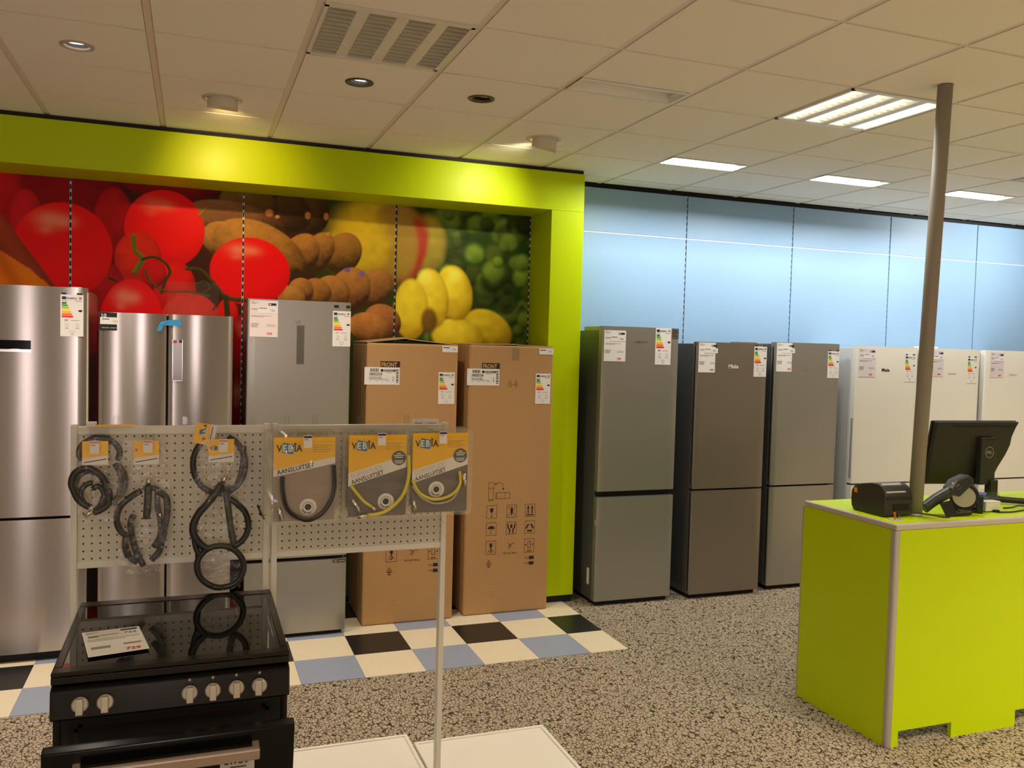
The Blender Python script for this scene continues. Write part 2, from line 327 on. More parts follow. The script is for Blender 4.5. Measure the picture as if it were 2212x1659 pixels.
# ------------------------------------------------------------------ back wall: fruit picture, blue panels, slotted uprights
BLOBS= [(1.144, 2.464, 0.305, 0.301, 0, (205, 175, 35), (120, 95, 15), 0.25, 0.0), (1.3, 2.474, 0.218, 0.272, 0, (165, 125, 50), (120, 85, 30), 0.12, 0.0), (1.53, 2.484, 0.12, 0.194, 0, (170, 150, 55), (125, 110, 40), 0.2, 0.0), (1.411, 2.438, 0.099, 0.22, -14, (175, 60, 40), (150, 45, 35), 0.25, 0.0), (1.336, 2.455, 0.112, 0.219, 0, (165, 130, 55), (150, 120, 45), 0.2, 0.0), (1.086, 2.444, 0.191, 0.242, 0, (225, 190, 40), (150, 120, 25), 0.35, 0.0), (1.973, 1.906, 0.189, 0.129, -25, (235, 212, 50), (165, 130, 15), 0.08, 0.0), (1.752, 1.844, 0.196, 0.127, -10, (235, 212, 50), (165, 130, 15), 0.08, 0.0), (1.716, 2.151, 0.132, 0.192, 12, (235, 212, 50), (165, 130, 15), 0.08, 0.0), (1.552, 2.105, 0.124, 0.207, 8, (235, 212, 50), (165, 130, 15), 0.08, 0.0), (1.409, 2.026, 0.122, 0.208, 0, (235, 212, 50), (165, 130, 15), 0.08, 0.0), (1.539, 1.952, 0.056, 0.087, 0, (120, 85, 25), (85, 60, 20), 0.3, 0.0), (1.725, 2.261, 0.052, 0.06, 20, (245, 230, 90), (220, 195, 50), 0.5, 0.0), (1.51, 2.239, 0.05, 0.06, 20, (245, 230, 90), (220, 195, 50), 0.5, 0.0), (0.739, 2.628, 0.102, 0.132, -6, (92, 60, 24), (40, 25, 10), 0.03, -1), (0.588, 2.617, 0.136, 0.124, -10, (88, 56, 26), (38, 22, 11), 0.03, -1), (0.332, 2.662, 0.184, 0.11, -8, (120, 86, 30), (62, 42, 12), 0.03, -1), (0.256, 2.551, 0.303, 0.111, -9, (142, 94, 56), (54, 31, 16), 0.03, -1), (0.936, 2.381, 0.118, 0.146, -30, (172, 120, 52), (62, 44, 16), 0.03, -1), (0.764, 2.367, 0.095, 0.158, -30, (182, 126, 58), (58, 36, 15), 0.03, -1), (0.654, 2.348, 0.113, 0.159, -32, (182, 126, 58), (58, 36, 15), 0.03, -1), (0.188, 2.416, 0.149, 0.115, -20, (188, 134, 62), (80, 50, 20), 0.03, -1), (0.401, 2.35, 0.31, 0.19, -24, (190, 134, 60), (56, 36, 15), 0.03, -1), (1.159, 2.158, 0.107, 0.138, -28, (176, 118, 58), (66, 40, 18), 0.03, -1), (0.989, 2.138, 0.133, 0.156, -26, (190, 128, 62), (64, 36, 20), 0.03, -1), (0.868, 2.115, 0.121, 0.113, -22, (192, 130, 62), (84, 52, 22), 0.03, -1), (0.765, 2.115, 0.099, 0.09, -20, (186, 126, 56), (80, 50, 22), 0.03, -1), (0.663, 2.116, 0.084, 0.088, -20, (188, 128, 58), (70, 44, 20), 0.03, -1), (0.603, 2.066, 0.09, 0.082, -20, (196, 138, 66), (100, 64, 28), 0.03, -1), (1.21, 1.933, 0.133, 0.118, -24, (186, 118, 62), (72, 42, 26), 0.03, -1), (1.132, 1.882, 0.154, 0.105, -18, (200, 132, 60), (80, 48, 22), 0.03, -1), (0.456, 2.611, 0.026, 0.024, 0, (205, 140, 80), (150, 90, 45), 0.3, 0.0), (0.701, 2.613, 0.019, 0.024, 0, (205, 140, 80), (150, 90, 45), 0.3, 0.0), (0.821, 2.616, 0.017, 0.024, 0, (205, 140, 80), (150, 90, 45), 0.3, 0.0), (0.507, 2.59, 0.015, 0.012, 0, (205, 140, 80), (150, 90, 45), 0.3, 0.0), (0.832, 2.496, 0.019, 0.017, 0, (205, 140, 80), (150, 90, 45), 0.3, 0.0), (0.966, 2.271, 0.021, 0.014, 0, (120, 100, 170), (100, 80, 150), 0.4, 0.0), (1.065, 2.254, 0.018, 0.019, 0, (120, 100, 170), (100, 80, 150), 0.4, 0.0), (-0.147, 2.787, 0.309, 0.15, 0, (150, 4, 8), (95, 0, 2), 0.03, 0.0), (-0.712, 2.678, 0.291, 0.379, 0, (150, 4, 10), (88, 0, 2), 0.02, 0.0), (-1.074, 2.605, 0.125, 0.274, 0, (200, 16, 26), (130, 4, 8), 0.02, 0.0), (-0.936, 2.465, 0.086, 0.18, 0, (205, 20, 34), (150, 8, 14), 0.02, 0.0), (-0.461, 2.458, 0.118, 0.239, 0, (180, 10, 16), (95, 0, 2), 0.02, 0.0), (-0.17, 2.462, 0.233, 0.241, 0, (252, 10, 18), (212, 0, 6), 0.015, 0.35), (-0.323, 2.265, 0.134, 0.174, 0, (225, 44, 14), (150, 10, 2), 0.02, 0.0), (-0.109, 2.087, 0.124, 0.182, 0, (232, 24, 16), (150, 2, 2), 0.02, 0.0), (-0.233, 2.183, 0.072, 0.088, 0, (215, 16, 16), (130, 2, 2), 0.02, 0.0), (0.343, 2.227, 0.248, 0.219, 0, (252, 10, 18), (212, 0, 6), 0.015, 0.6), (-0.489, 1.944, 0.114, 0.293, 0, (170, 6, 10), (90, 0, 2), 0.02, 0.0), (-0.015, 1.843, 0.191, 0.233, 0, (222, 52, 40), (160, 16, 10), 0.02, 0.0), (0.206, 1.941, 0.067, 0.106, 0, (230, 20, 14), (150, 2, 2), 0.05, 0.0), (-0.738, 2.298, 0.27, 0.283, 0, (252, 10, 18), (212, 0, 6), 0.012, 0.7), (-0.356, 1.859, 0.183, 0.284, 0, (252, 10, 18), (212, 0, 6), 0.015, 0.6), (0.334, 1.727, 0.136, 0.234, 0, (190, 4, 6), (110, 0, 2), 0.02, 0.2), (0.296, 1.238, 0.102, 0.337, 0, (165, 4, 6), (80, 0, 2), 0.02, 0.6), (-0.565, 1.311, 0.07, 0.58, 0, (110, 2, 4), (60, 0, 2), 0.04, 0.0)]
POLYS= [([(-1.384, 2.801), (-1.102, 2.539), (-0.773, 2.069), (-0.823, 2.067), (-1.118, 2.309), (-1.385, 2.534)], (150, 56, 22)), ([(-1.385, 2.525), (-1.07, 2.276), (-0.915, 2.174), (-0.798, 2.068), (-1.386, 2.04)], (240, 120, 10))]
STEMS= [([(-0.351, 2.408), (-0.342, 2.322), (-0.301, 2.271), (-0.341, 2.187)], 0.012, 0.016, (110, 125, 30)), ([(-0.301, 2.267), (-0.234, 2.285), (-0.17, 2.255), (-0.141, 2.198), (-0.169, 2.138), (-0.187, 2.068)], 0.008, 0.01, (70, 62, 20)), ([(-0.283, 2.2), (-0.251, 2.133), (-0.169, 2.079), (-0.031, 2.08), (0.091, 2.056)], 0.007, 0.008, (80, 86, 26)), ([(-0.041, 2.223), (0.042, 2.218), (0.118, 2.142), (0.195, 2.056), (0.311, 2.041)], 0.01, 0.016, (80, 66, 24)), ([(0.195, 2.056), (0.206, 1.926)], 0.018, 0.02, (60, 58, 20)), ([(0.015, 2.127), (0.062, 2.149), (0.1, 2.111), (0.063, 2.08)], 0.006, 0.006, (70, 80, 24)), ([(0.138, 2.123), (0.148, 2.034), (0.12, 1.973)], 0.006, 0.006, (60, 50, 16)), ([(-0.482, 2.141), (-0.438, 2.124)], 0.01, 0.004, (70, 50, 20)), ([(0.034, 2.563), (0.067, 2.605), (0.09, 2.621)], 0.012, 0.006, (150, 110, 50))]
def fruit_print(X, Z):
    """the printed fruit picture: colour at every point of the panels (X along the wall, Z up)"""
    n = len(X); C = np.zeros((n, 3)); rng = np.random.RandomState(4)
    NG = rng.rand(97, 97)
    def vnoise(a, b, f):
        p, q = a*f+300, b*f+300; i, j = np.floor(p).astype(int), np.floor(q).astype(int); u, v = p-i, q-j; u = u*u*(3-2*u); v = v*v*(3-2*v)
        g = lambda m, n_: NG[m % 97, n_ % 97]
        return g(i, j)*(1-u)*(1-v)+g(i+1, j)*u*(1-v)+g(i, j+1)*(1-u)*v+g(i+1, j+1)*u*v
    base = np.where((X < .75)[:, None], np.array(lin((60, 24, 12))), np.array(lin((46, 56, 14))))
    t = np.clip((X-1.45)/.25, 0, 1)[:, None]
    C[:] = base*(1-t) + np.array(lin((34, 62, 14)))*t
    def blob(cx, cz, rx, rz, rot, lit, dark, soft, hl):
        pad = 1+soft*2
        R_ = max(rx, rz)*pad
        idx = np.nonzero((np.abs(X-cx) < R_) & (np.abs(Z-cz) < R_))[0]
        if not len(idx): return
        dx, dz = X[idx]-cx, Z[idx]-cz; a = math.radians(rot); u = (dx*math.cos(a)+dz*math.sin(a))/rx; w = (-dx*math.sin(a)+dz*math.cos(a))/rz
        r = np.sqrt(u*u+w*w); m = np.clip((1+soft-r)/(2*soft), 0, 1); m = m*m*(3-2*m)
        sh = np.clip(.62+.42*w-.18*u-.42*np.clip(r, 0, 1)**3+.12, 0, 1)
        if hl < 0:                                       # furry kiwi: darker far end, mottled skin
            sh = np.clip(.50+.50*w-.42*u-.25*np.clip(r, 0, 1)**4+.22*(vnoise(X[idx], Z[idx], 24)-.5)+.14*(vnoise(X[idx], Z[idx], 80)-.5), 0, 1)
        elif not hl: sh = np.clip(sh+.3*(vnoise(X[idx], Z[idx], 22)-.5), 0, 1)
        else: sh = np.clip(sh+.10*(vnoise(X[idx], Z[idx], 9)-.5), 0, 1)
        sh = sh[:, None]
        col = np.array(lin(dark))*(1-sh)+np.array(lin(lit))*sh
        if hl > 0:
            for hx, hz, hs, ha in ((-.28, .62, .16, 1), (.05, .60, .12, .8), (-.35, .40, .08, .5)):
                g = np.exp(-(((u-hx)/(hs*1.7))**2+((w-hz)/hs)**2))*hl*ha*.6
                col = col*(1-g[:, None])+np.array(lin((255, 190, 150)))*g[:, None]
        C[idx] = C[idx]*(1-m[:, None])+col*m[:, None]
    for i in range(170):                                 # bunches of soft green grapes
        gx, gz = rng.uniform(1.55, 2.35), rng.uniform(1.5, 2.80)
        r = rng.uniform(.04, .085); k = rng.uniform(.35, 1.0)
        blob(gx, gz, r, r, 0, tuple(v*k for v in (140, 168, 60)), tuple(v*k for v in (48, 84, 20)), .35, 0)
    for b in BLOBS: blob(*b)
    for pts, col in POLYS:
        ins = np.zeros(n, bool); q = len(pts)
        for i in range(q):
            (x0, z0), (x1, z1) = pts[i], pts[(i+1) % q]
            if z0 == z1: continue
            c = ((Z < z0) != (Z < z1)) & (X < (x1-x0)*(Z-z0)/(z1-z0)+x0); ins ^= c
        v = (.9+.2*np.sin(X*31+Z*17))[:, None]
        C[ins] = (np.array(lin(col))*v)[ins]
    for pts, w0, w1, col in STEMS:
        seg = 10; q = []
        for i in range(len(pts)-1):
            p0 = pts[max(0, i-1)]; p1 = pts[i]; p2 = pts[i+1]; p3 = pts[min(len(pts)-1, i+2)]
            for t_ in range(seg):
                u = t_/seg
                q.append(tuple(.5*(2*p1[a]+(p2[a]-p0[a])*u+(2*p0[a]-5*p1[a]+4*p2[a]-p3[a])*u*u+(3*p1[a]-p0[a]-3*p2[a]+p3[a])*u**3) for a in (0, 1)))
        q.append(pts[-1]); best = np.full(n, 9.); side = np.zeros(n)
        for i, (px, pz) in enumerate(q):
            w = w0+(w1-w0)*i/len(q); d = np.hypot(X-px, Z-pz)/w; b_ = d < best; best[b_] = d[b_]; side[b_] = ((Z-pz)/w)[b_]
        m = np.clip((1.15-best)/.3, 0, 1)[:, None]; sh = np.clip(.75+.5*side, .3, 1.4)[:, None]
        C[:] = C*(1-m)+np.array(lin(col))*sh*m
    g = np.sin(X*911.3+Z*717.7)*np.cos(X*523.1-Z*941.9)
    C *= (1.25+.02*g)[:, None]
    return np.clip(C, 0, 1)

MUR = bpy.data.materials.new('fruit_picture_print'); MUR.use_nodes = True
_b = MUR.node_tree.nodes['Principled BSDF']; _a = MUR.node_tree.nodes.new('ShaderNodeVertexColor'); _a.layer_name = 'print'
MUR.node_tree.links.new(_a.outputs[0], _b.inputs['Base Color']); _b.inputs['Roughness'].default_value = .45; _b.inputs['Specular IOR Level'].default_value = .15
def mural_panel(x0, x1, step, top=2.985):
    xs = np.linspace(x0, x1, max(2, int(round((x1-x0)/step))+1))
    zs = np.concatenate([np.arange(.05, 1.30, .02), np.arange(1.30, 2.76, step), [2.77, top]])
    nx, nz = len(xs), len(zs); XX, ZZ = np.meshgrid(xs, zs); X, Z = XX.ravel(), ZZ.ravel()
    co = np.stack([X, np.full_like(X, YW-.018), Z], 1)
    i = np.arange((nx-1)*(nz-1)); r, c = i//(nx-1), i % (nx-1); a = r*nx+c
    fa = np.stack([a, a+1, a+nx+1, a+nx], 1)
    nv = len(co)
    back = np.array([(x0, YW+.008, .05), (x1, YW+.008, .05), (x1, YW+.008, top), (x0, YW+.008, top)])
    c0, c1, c2, c3 = 0, nx-1, nx*nz-1, nx*(nz-1)
    ex = np.array([[c1, c0, nv, nv+1], [c2, c1, nv+1, nv+2], [c3, c2, nv+2, nv+3], [c0, c3, nv+3, nv]])
    co = np.concatenate([co, back]); fa = np.concatenate([fa, ex]); col = np.concatenate([fruit_print(X, Z), np.full((4, 3), .05)])
    me = bpy.data.meshes.new('mural_panel'); me.vertices.add(len(co)); me.vertices.foreach_set('co', co.astype(np.float32).ravel())
    me.loops.add(len(fa)*4); me.loops.foreach_set('vertex_index', fa.astype(np.int32).ravel())
    me.polygons.add(len(fa)); me.polygons.foreach_set('loop_start', np.arange(0, len(fa)*4, 4, dtype=np.int32))
    me.update(calc_edges=True)
    at = me.color_attributes.new('print', 'FLOAT_COLOR', 'POINT'); at.data.foreach_set('color', np.concatenate([col, np.ones((len(col), 1))], 1).astype(np.float32).ravel())
    me.materials.append(MUR)
    o = bpy.data.objects.new('mural_panel', me); COL.objects.link(o); o.parent = WALL; return o
UPM = [-1.700, -.700, .297, 1.294, 2.279]
for i in range(4):
    a, b = UPM[i]+.007, UPM[i+1]-.007
    o = mural_panel(a, b, .005 if i else .007)
    o['label'] = ['printed picture panel of red tomatoes at the far end', 'printed picture panel of big red tomatoes on the vine', 'printed picture panel of brown kiwis beside a tomato', 'printed picture panel of yellow fruit and green grapes'][i]
BLUE = mat('pale_blue_laminate', lit=(.25, .40, .575), rough=.42, spec=.4)
JOINT = mat('white_joint_strip', lit=(.75, .76, .76), rough=.4)
UPB = [2.545, 3.577, 4.574, 5.585, 6.577, 7.58, 8.6]
for i in range(6):
    a, b = UPB[i]+.005, UPB[i+1]-.005
    MB().box(a, b, YW-.018, YW+.008, .06, 2.652).build('blue_panel', BLUE, WALL, bevel=.002)
    MB().box(a, b, YW-.018, YW+.008, 2.660, 2.982).build('blue_panel', BLUE, WALL, bevel=.002)
    MB().box(a, b, YW-.014, YW+.006, 2.6525, 2.6595).build('joint_strip', JOINT, WALL)
SLOTM = mat('upright_grey', lit=(.66, .62, .58), rough=.4, metal=.3)
def upright(x, w):
    b = MB().box(x-w/2, x+w/2, YW-.008, YW+.010, .06, 2.985)
    z = .09
    while z < 2.96:
        b.box(x-w*.36, x+w*.36, YW-.0095, YW-.0078, z, z+.028, 1); z += .046
    b.build('slotted_upright', [SLOTM, SOFTBLACK], WALL)
for x in UPM: upright(x, .0125)
for x in UPB[1:-1]: upright(x, .0125)
MB().box(2.53, XR, YW-.02, YW+.01, 0, .06).build('plinth', SOFTBLACK, WALL)

# ---- lime green portal around the picture
PORT = struct(MB().box(-4.1, 2.53, 5.46, YW+.005, 2.728, 2.988).build('trim_1', LIME, bevel=.002), 'lime green portal frame around the fruit picture')
MB().box(2.288, 2.53, 5.46, YW+.005, .05, 2.7275).build('side_post', LIME, PORT, bevel=.002)
MB().box(2.292, 2.526, 5.47, YW, 0, .05).build('plinth', SOFTBLACK, PORT)
MB().box(-4.1, 2.526, 5.475, YW, 2.988, CEIL-.001).build('shadow_gap', SOFTBLACK, PORT)

# ------------------------------------------------------------------ ceiling luminaires
LOUV = mat('louvre_aluminium', lit=(.76, .74, .66), rough=.32, metal=.5)
HOUS = mat('luminaire_white', lit=(.72, .70, .64), rough=.4)
TUBE_ON = mat('lit_tube', lit=(.9, .9, .9), emit=(1, .96, .88), es=12)
TUBE_OFF = mat('unlit_tube', lit=(.75, .75, .72), rough=.3)
def troffer(name, label, k, j, on):
    x, y = -.775+.6*k+.3, 2.608+.6*j+.3
    t = thing(name, label, 'ceiling light', (x, y, CEIL)); h = .287
    MB().box(-h, h, -.295, -h+.018, -.004, .02).box(-h, h, h-.018, .295, -.004, .02).box(-h, -h+.016, -h, h, -.004, .02).box(h-.016, h, -h, h, -.004, .02).build('frame', HOUS, t)
    MB().box(-h, h, -h, h, .09, .095).box(-h, -h+.004, -h, h, .01, .09).box(h-.004, h, -h, h, .01, .09).box(-h, h, -h, -h+.004, .01, .09).box(-h, h, h-.004, h, .01, .09).build('housing', HOUS, t)
    cw, bw = .105, .0465; x0 = -h+.0165
    for c in range(4):
        a = x0+c*(cw+bw); mid = a+cw/2; b = MB()
        for s_ in (0, 1):                                             # curved side reflectors
            xe = a if s_ == 0 else a+cw; xi = mid+(-.022 if s_ == 0 else .022)
            b.face([(xe, -h+.02, 0), (xe, h-.02, 0), (xi, h-.02, .075), (xi, -h+.02, .075)] if s_ else [(xe, h-.02, 0), (xe, -h+.02, 0), (xi, -h+.02, .075), (xi, h-.02, .075)])
        for i in range(13):
            yy = -h+.03+i*(2*h-.06)/12
            b.prism([(a+.001, yy-.001, 0), (a+cw-.001, yy-.001, 0), (a+cw-.022, yy-.001, .04), (a+.022, yy-.001, .04)], (0, .002, 0))
        b.build('louvre', LOUV, t)
        MB().lathe([(.013, -h+.03), (.013, h-.03)], (mid, 0, .06), 'y', 10).build('tube', TUBE_ON if on else TUBE_OFF, t)
        if c < 3: MB().box(a+cw, a+cw+bw, -h+.017, h-.017, 0, .008).build('divider', HOUS, t)
    return t
troffer('louvre_ceiling_light', 'unlit square ceiling light with four louvre rows above the pegboard stand', 2, 1, False)
troffer('louvre_ceiling_light', 'glowing square ceiling light with four bright louvre rows beside the grey pole', 6, 1, True)
lamp('louvre_lamp', 'AREA', (3.125, 3.508, 3.005), 7, COOL, .5, spread=120)

REFL = mat('white_reflector', lit=(.88, .87, .83), rough=.35)
def washer(label, k, j, on):
    x, y1 = -.775+.6*k+.3, 2.608+.6*j+.593
    t = thing('wall_washer_light', label, 'ceiling light', (x, y1, CEIL), group='recessed wall washer lights'); w = .283; d = .185
    MB().box(-w, w, -d-.012, -d+.008, -.004, -.0005).box(-w, w, -.008, .004, -.004, -.0005).box(-w, -w+.008, -d+.008, -.008, -.004, -.0005).box(w-.008, w, -d+.008, -.008, -.004, -.0005).build('frame', HOUS, t)
    b = MB(); n = 8; P = [(-d+.008, .0)]                                # curved reflector throwing light on the wall
    for i in range(n+1):
        a = math.pi/2*i/n; P.append((-d+.01+.06*(1-math.cos(a)), .006+.05*math.sin(a)))
    P.append((-.008, .056)); P.append((-.008, 0))
    for (ya, za), (yb, zb) in zip(P, P[1:]): b.face([(-w+.008, ya, za), (w-.008, ya, za), (w-.008, yb, zb), (-w+.008, yb, zb)], 0, True)
    for s_ in (-1, 1): b.face([(s_*(w-.008), ya, za) for ya, za in P])
    b.build('reflector', REFL, t)
    MB().lathe([(.017, -w+.04), (.017, w-.04)], (0, -.115, .032), 'x', 12).build('tube', TUBE_ON if on else TUBE_OFF, t)
    MB().box(-w+.008, -w+.04, -.145, -.085, .012, .052).build('lamp_holder', HOUS, t); MB().box(w-.04, w-.008, -.145, -.085, .012, .052).build('lamp_holder', HOUS, t)
    if on: lamp('wash_lamp', 'AREA', (x, y1-.075, CEIL+.020), 14, (.98, .98, .96), .5, .03, aim=(x, 5.84, 2.15))
    return t
washer('lit wall washer strip light nearest the lime green portal', 6, 3, True)
washer('lit wall washer strip light between two others, above the grey fridges', 8, 3, True)
washer('lit wall washer strip light just right of the grey pole', 10, 3, True)
lamp('wash_lamp', 'AREA', (6.725, 4.926, CEIL+.020-.03), 14, (.98, .98, .96), .5, .03, aim=(6.725, 5.84, 2.15))   # next one of the row, out of the picture
washer('unlit recessed strip light with a yellow green tinted end beside the glowing louvre light', 4, 1, False)
washer('unlit recessed strip light cut off by the right photo edge', 10, 2, False)

RING = mat('dark_bronze_ring', lit=(.10, .085, .065), rough=.35, metal=.5)
BULB = mat('lit_spot_bulb', lit=(.9, .9, .9), emit=(1, .95, .9), es=5)
BULBOFF = mat('unlit_spot_bulb', lit=(.25, .23, .2), rough=.2, metal=.5)
WRING = mat('pale_ring', lit=(.45, .38, .32), rough=.4)
for i, (x, y, on, label, rm) in enumerate([(-.472, 4.122, 1, 'lit recessed spotlight with a silvery pink ring above the tall steel fridge', WRING),
        (.724, 4.115, 1, 'lit recessed spotlight with a dark ring between the louvre light and the picture', RING), (1.331, 4.121, 0, 'unlit recessed spotlight with a dark ring', RING)]):
    t = thing('recessed_spotlight', label, 'spotlight', (x, y, CEIL), group='recessed ceiling spotlights')
    MB().lathe([(.068, 0), (.066, -.005), (.054, -.006), (.046, .004), (.040, .03)], n=28, cap=False).build('ring', rm, t)
    MB().lathe([(.043, .004), (.040, .06), (.0, .075)], n=24, cap=False).build('can', SOFTBLACK, t)
    hd = MB().lathe([(.0, .0), (.034, .0), (.036, .012), (.02, .04)], n=24, cap=False).build('bulb', BULB if on else BULBOFF, t, loc=(0, .004, .012)); hd.rotation_euler = (.45, 0, 0)
    if on: lamp('spot_lamp', 'SPOT', (x, y, CEIL-.012), 70, (1, .86, .74), aim=(x, 4.75, .0), spot=115, blend=.9, radius=.035)
CYL = mat('stone_white_plastic', lit=(.60, .55, .46), rough=.5)
for i, (x, y, tilt, label, colr) in enumerate([(.13, 4.70, .12, 'drum shaped ceiling wall light above the tomato picture', (1, .66, .24)), (1.925, 4.745, .42, 'tilted drum shaped ceiling wall light above the grape picture', (1, .88, .48))]):
    t = thing('drum_wall_light', label, 'ceiling light', (x, y, CEIL), group='drum wall lights')
    MB().lathe([(.10, 0), (.10, -.004), (.078, -.006), (.072, .0)], n=32, cap=False).build('ring', CYL, t)
    b = MB(); n = 32; R = .075                                          # half drum shade, open towards the wall
    pts = [(R*math.cos(math.pi+math.pi*k/n)*1.0, R*math.sin(math.pi+math.pi*k/n)) for k in range(n+1)]
    for (xa, ya), (xb, yb) in zip(pts, pts[1:]):
        za = -.052-tilt*.06*(xa/R+1)*.5; zb = -.052-tilt*.06*(xb/R+1)*.5
        b.face([(xa, ya, 0), (xb, yb, 0), (xb, yb, zb), (xa, ya, za)], 0, True)
        b.face([(xa, ya, za), (xb, yb, zb), (xb*.9, yb*.9+.002, zb), (xa*.9, ya*.9+.002, za)])
        b.face([(xa*.9, ya*.9+.002, 0), (xb*.9, yb*.9+.002, 0), (xb*.9, yb*.9+.002, zb), (xa*.9, ya*.9+.002, za)], 0, True)
    b.face([(xa, ya, -.052-tilt*.06*(xa/R+1)*.5) for xa, ya in pts])
    b.build('shade', CYL, t)
    MB().lathe([(.0, 0), (.025, -.004), (.03, -.02), (.02, -.03), (0, -.032)], (0, .02, 0), n=16, cap=False).build('bulb', BULB, t)
    lamp('drum_lamp', 'SPOT', (x, y+.045, CEIL-.035), 22, colr, aim=(x+(.10 if i == 0 else -.22), 5.46, 2.74), spot=80, blend=1.0, radius=.02)

# ------------------------------------------------------------------ printed labels and cards
def energy_label(parent, x, z_top, w, h, y=0., num='214', tabs=False, thick=.0015):
    b = MB(); f = y-thick; p = f-.0004
    b.box(x, x+w, f, y, z_top-h, z_top)
    u = lambda a: x+w*a
    v = lambda a: z_top-h*a
    b.rect(u(.06), u(.25), v(.115), v(.045), p, 1)
    b.rect(u(.80), u(.93), v(.11), v(.05), p, 3)
    b.rect(u(.06), u(.3), v(.155), v(.14), p, 3); b.rect(u(.62), u(.94), v(.155), v(.14), p, 3)
    for i in range(7):
        z1 = .18+i*.054; e = .24+i*.048
        b.poly([(u(.06), v(z1+.044)), (u(e), v(z1+.044)), (u(e+.05), v(z1+.022)), (u(e), v(z1)), (u(.06), v(z1))], p, 4+i)
    b.poly([(u(.76), v(.385)), (u(.82), v(.36)), (u(.94), v(.36)), (u(.94), v(.41)), (u(.82), v(.41))], p, 2)
    b.rect(u(.46), u(.82), v(.625), v(.612), p, 3)
    for a in (.22, .68):
        b.line([(u(a), v(.70)), (u(a+.12), v(.70)), (u(a+.12), v(.77)), (u(a), v(.77))], p, w*.012, 3, True); b.rect(u(a-.02), u(a+.14), v(.815), v(.80), p, 3)
    b.line([(u(.40), v(.87)), (u(.60), v(.87)), (u(.60), v(.92)), (u(.40), v(.92))], p, w*.012, 3, True); b.rect(u(.46), u(.56), v(.96), v(.945), p, 3)
    if tabs:
        b.rect(u(.05), u(.25), v(-.005), v(-.045), p, 2); b.rect(u(.70), u(.94), v(-.005), v(-.045), p, 2)
    o = b.build('energy_label', [PAPER, NAVY, INK, GREYINK]+ARROWS, parent); o['label'] = 'white energy label with coloured arrows'
    text('ENERG', h*.062, NAVY, o, (u(.27), p, v(.108)), bold=.02, squash=w/h*2.3)
    text(num, h*.05, INK, o, (u(.17), p, v(.63)), bold=.02)
    return o
def price_card(parent, x, z_top, w, h, y=0., tagno='733', price='799', m=None):
    b = MB(); f = y-.0015; p = f-.0004; u = lambda a: x+w*a; v = lambda a: z_top-h*a
    b.box(x, x+w, f, y, z_top-h, z_top)
    for a, c, z in ((.05, .16, .03), (.05, .32, .06), (.05, .22, .09), (.05, .3, .225), (.05, .28, .25), (.05, .78, .42), (.05, .5, .445), (.05, .33, .63), (.05, .3, .655), (.05, .32, .68), (.05, .26, .705), (.05, .3, .73), (.6, .9, .66), (.6, .92, .70)):
        b.rect(u(a), u(c), v(z+.012), v(z), p, 3)
    b.rect(u(.66), u(.94), v(.135), v(.07), p, 1); b.rect(u(.69), u(.75), v(.12), v(.085), p-.0002, 0)
    b.box(u(.29), u(.985), f-.0012, f, v(.35), v(.185), 2)
    b.rect(u(.33), u(.60), v(.225), v(.208), f-.0016, 4)
    o = b.build('price_card', [m or PINKP, NAVY, PAPER, GREYINK, INK], parent); o['label'] = 'printed price card'
    text(tagno, h*.085, GREYINK, o, (u(.72), f-.0018, v(.30)), bold=.01)
    text(price, h*.10, REDINK, o, (u(.60), p, v(.95)), bold=.025)
    return o

# ------------------------------------------------------------------ fridges
def door_mesh(x0, x1, z0, z1, bulge=.0, th=.05, r=.006, n=14):
    b = MB(); xs = [x0, x0+r*.4, x0+r]+[x0+r+(x1-x0-2*r)*i/n for i in range(1, n)]+[x1-r, x1-r*.4, x1]; c = (x0+x1)/2; hw = (x1-x0)/2
    def yf(x):
        e = min(x-x0, x1-x); q = -bulge*(1-((x-c)/hw)**2)
        return q+(r-math.sqrt(max(0, r*r-(r-e)**2)) if e < r else 0)
    n0 = len(b.v); k = len(xs)
    for x in xs: b.v += [(x, yf(x), z0), (x, yf(x), z1)]
    for i in range(k-1):
        b.f.append((n0+2*i, n0+2*i+2, n0+2*i+3, n0+2*i+1)); b.m.append(0); b.s.append(True)
    for xa, xb in zip(xs, xs[1:]):
        b.face([(xa, yf(xa), z1), (xb, yf(xb), z1), (xb, th, z1), (xa, th, z1)]); b.face([(xa, th, z0), (xb, th, z0), (xb, yf(xb), z0), (xa, yf(xa), z0)])
    b.face([(x0, yf(x0), z0), (x0, yf(x0), z1), (x0, th, z1), (x0, th, z0)]); b.face([(x1, th, z0), (x1, th, z1), (x1, yf(x1), z1), (x1, yf(x1), z0)])
    b.face([(x1, th, z0), (x0, th, z0), (x0, th, z1), (x1, th, z1)])
    return b
def fridge(label, x, y, w, h, d, doors, dm, sm, bulge=.0, kick=.035, cab_top=.012, th=.05, edge=None):
    t = thing('fridge', label, 'fridge', (x, y, 0))
    MB().box(.004, w-.004, th+.012, d, kick, h-cab_top).build('cabinet', sm, t, bevel=.004)
    MB().box(.02, w-.02, .03, d-.02, 0, kick).build('plinth', SOFTBLACK, t)
    MB().box(.012, w-.012, th, th+.012, kick, h-cab_top-.006).build('gasket', SOFTBLACK, t)
    out = []
    for (a, c, z0, z1) in doors: out.append(door_mesh(a, c, z0, z1, bulge, th).build('door', dm, t))
    return t, out

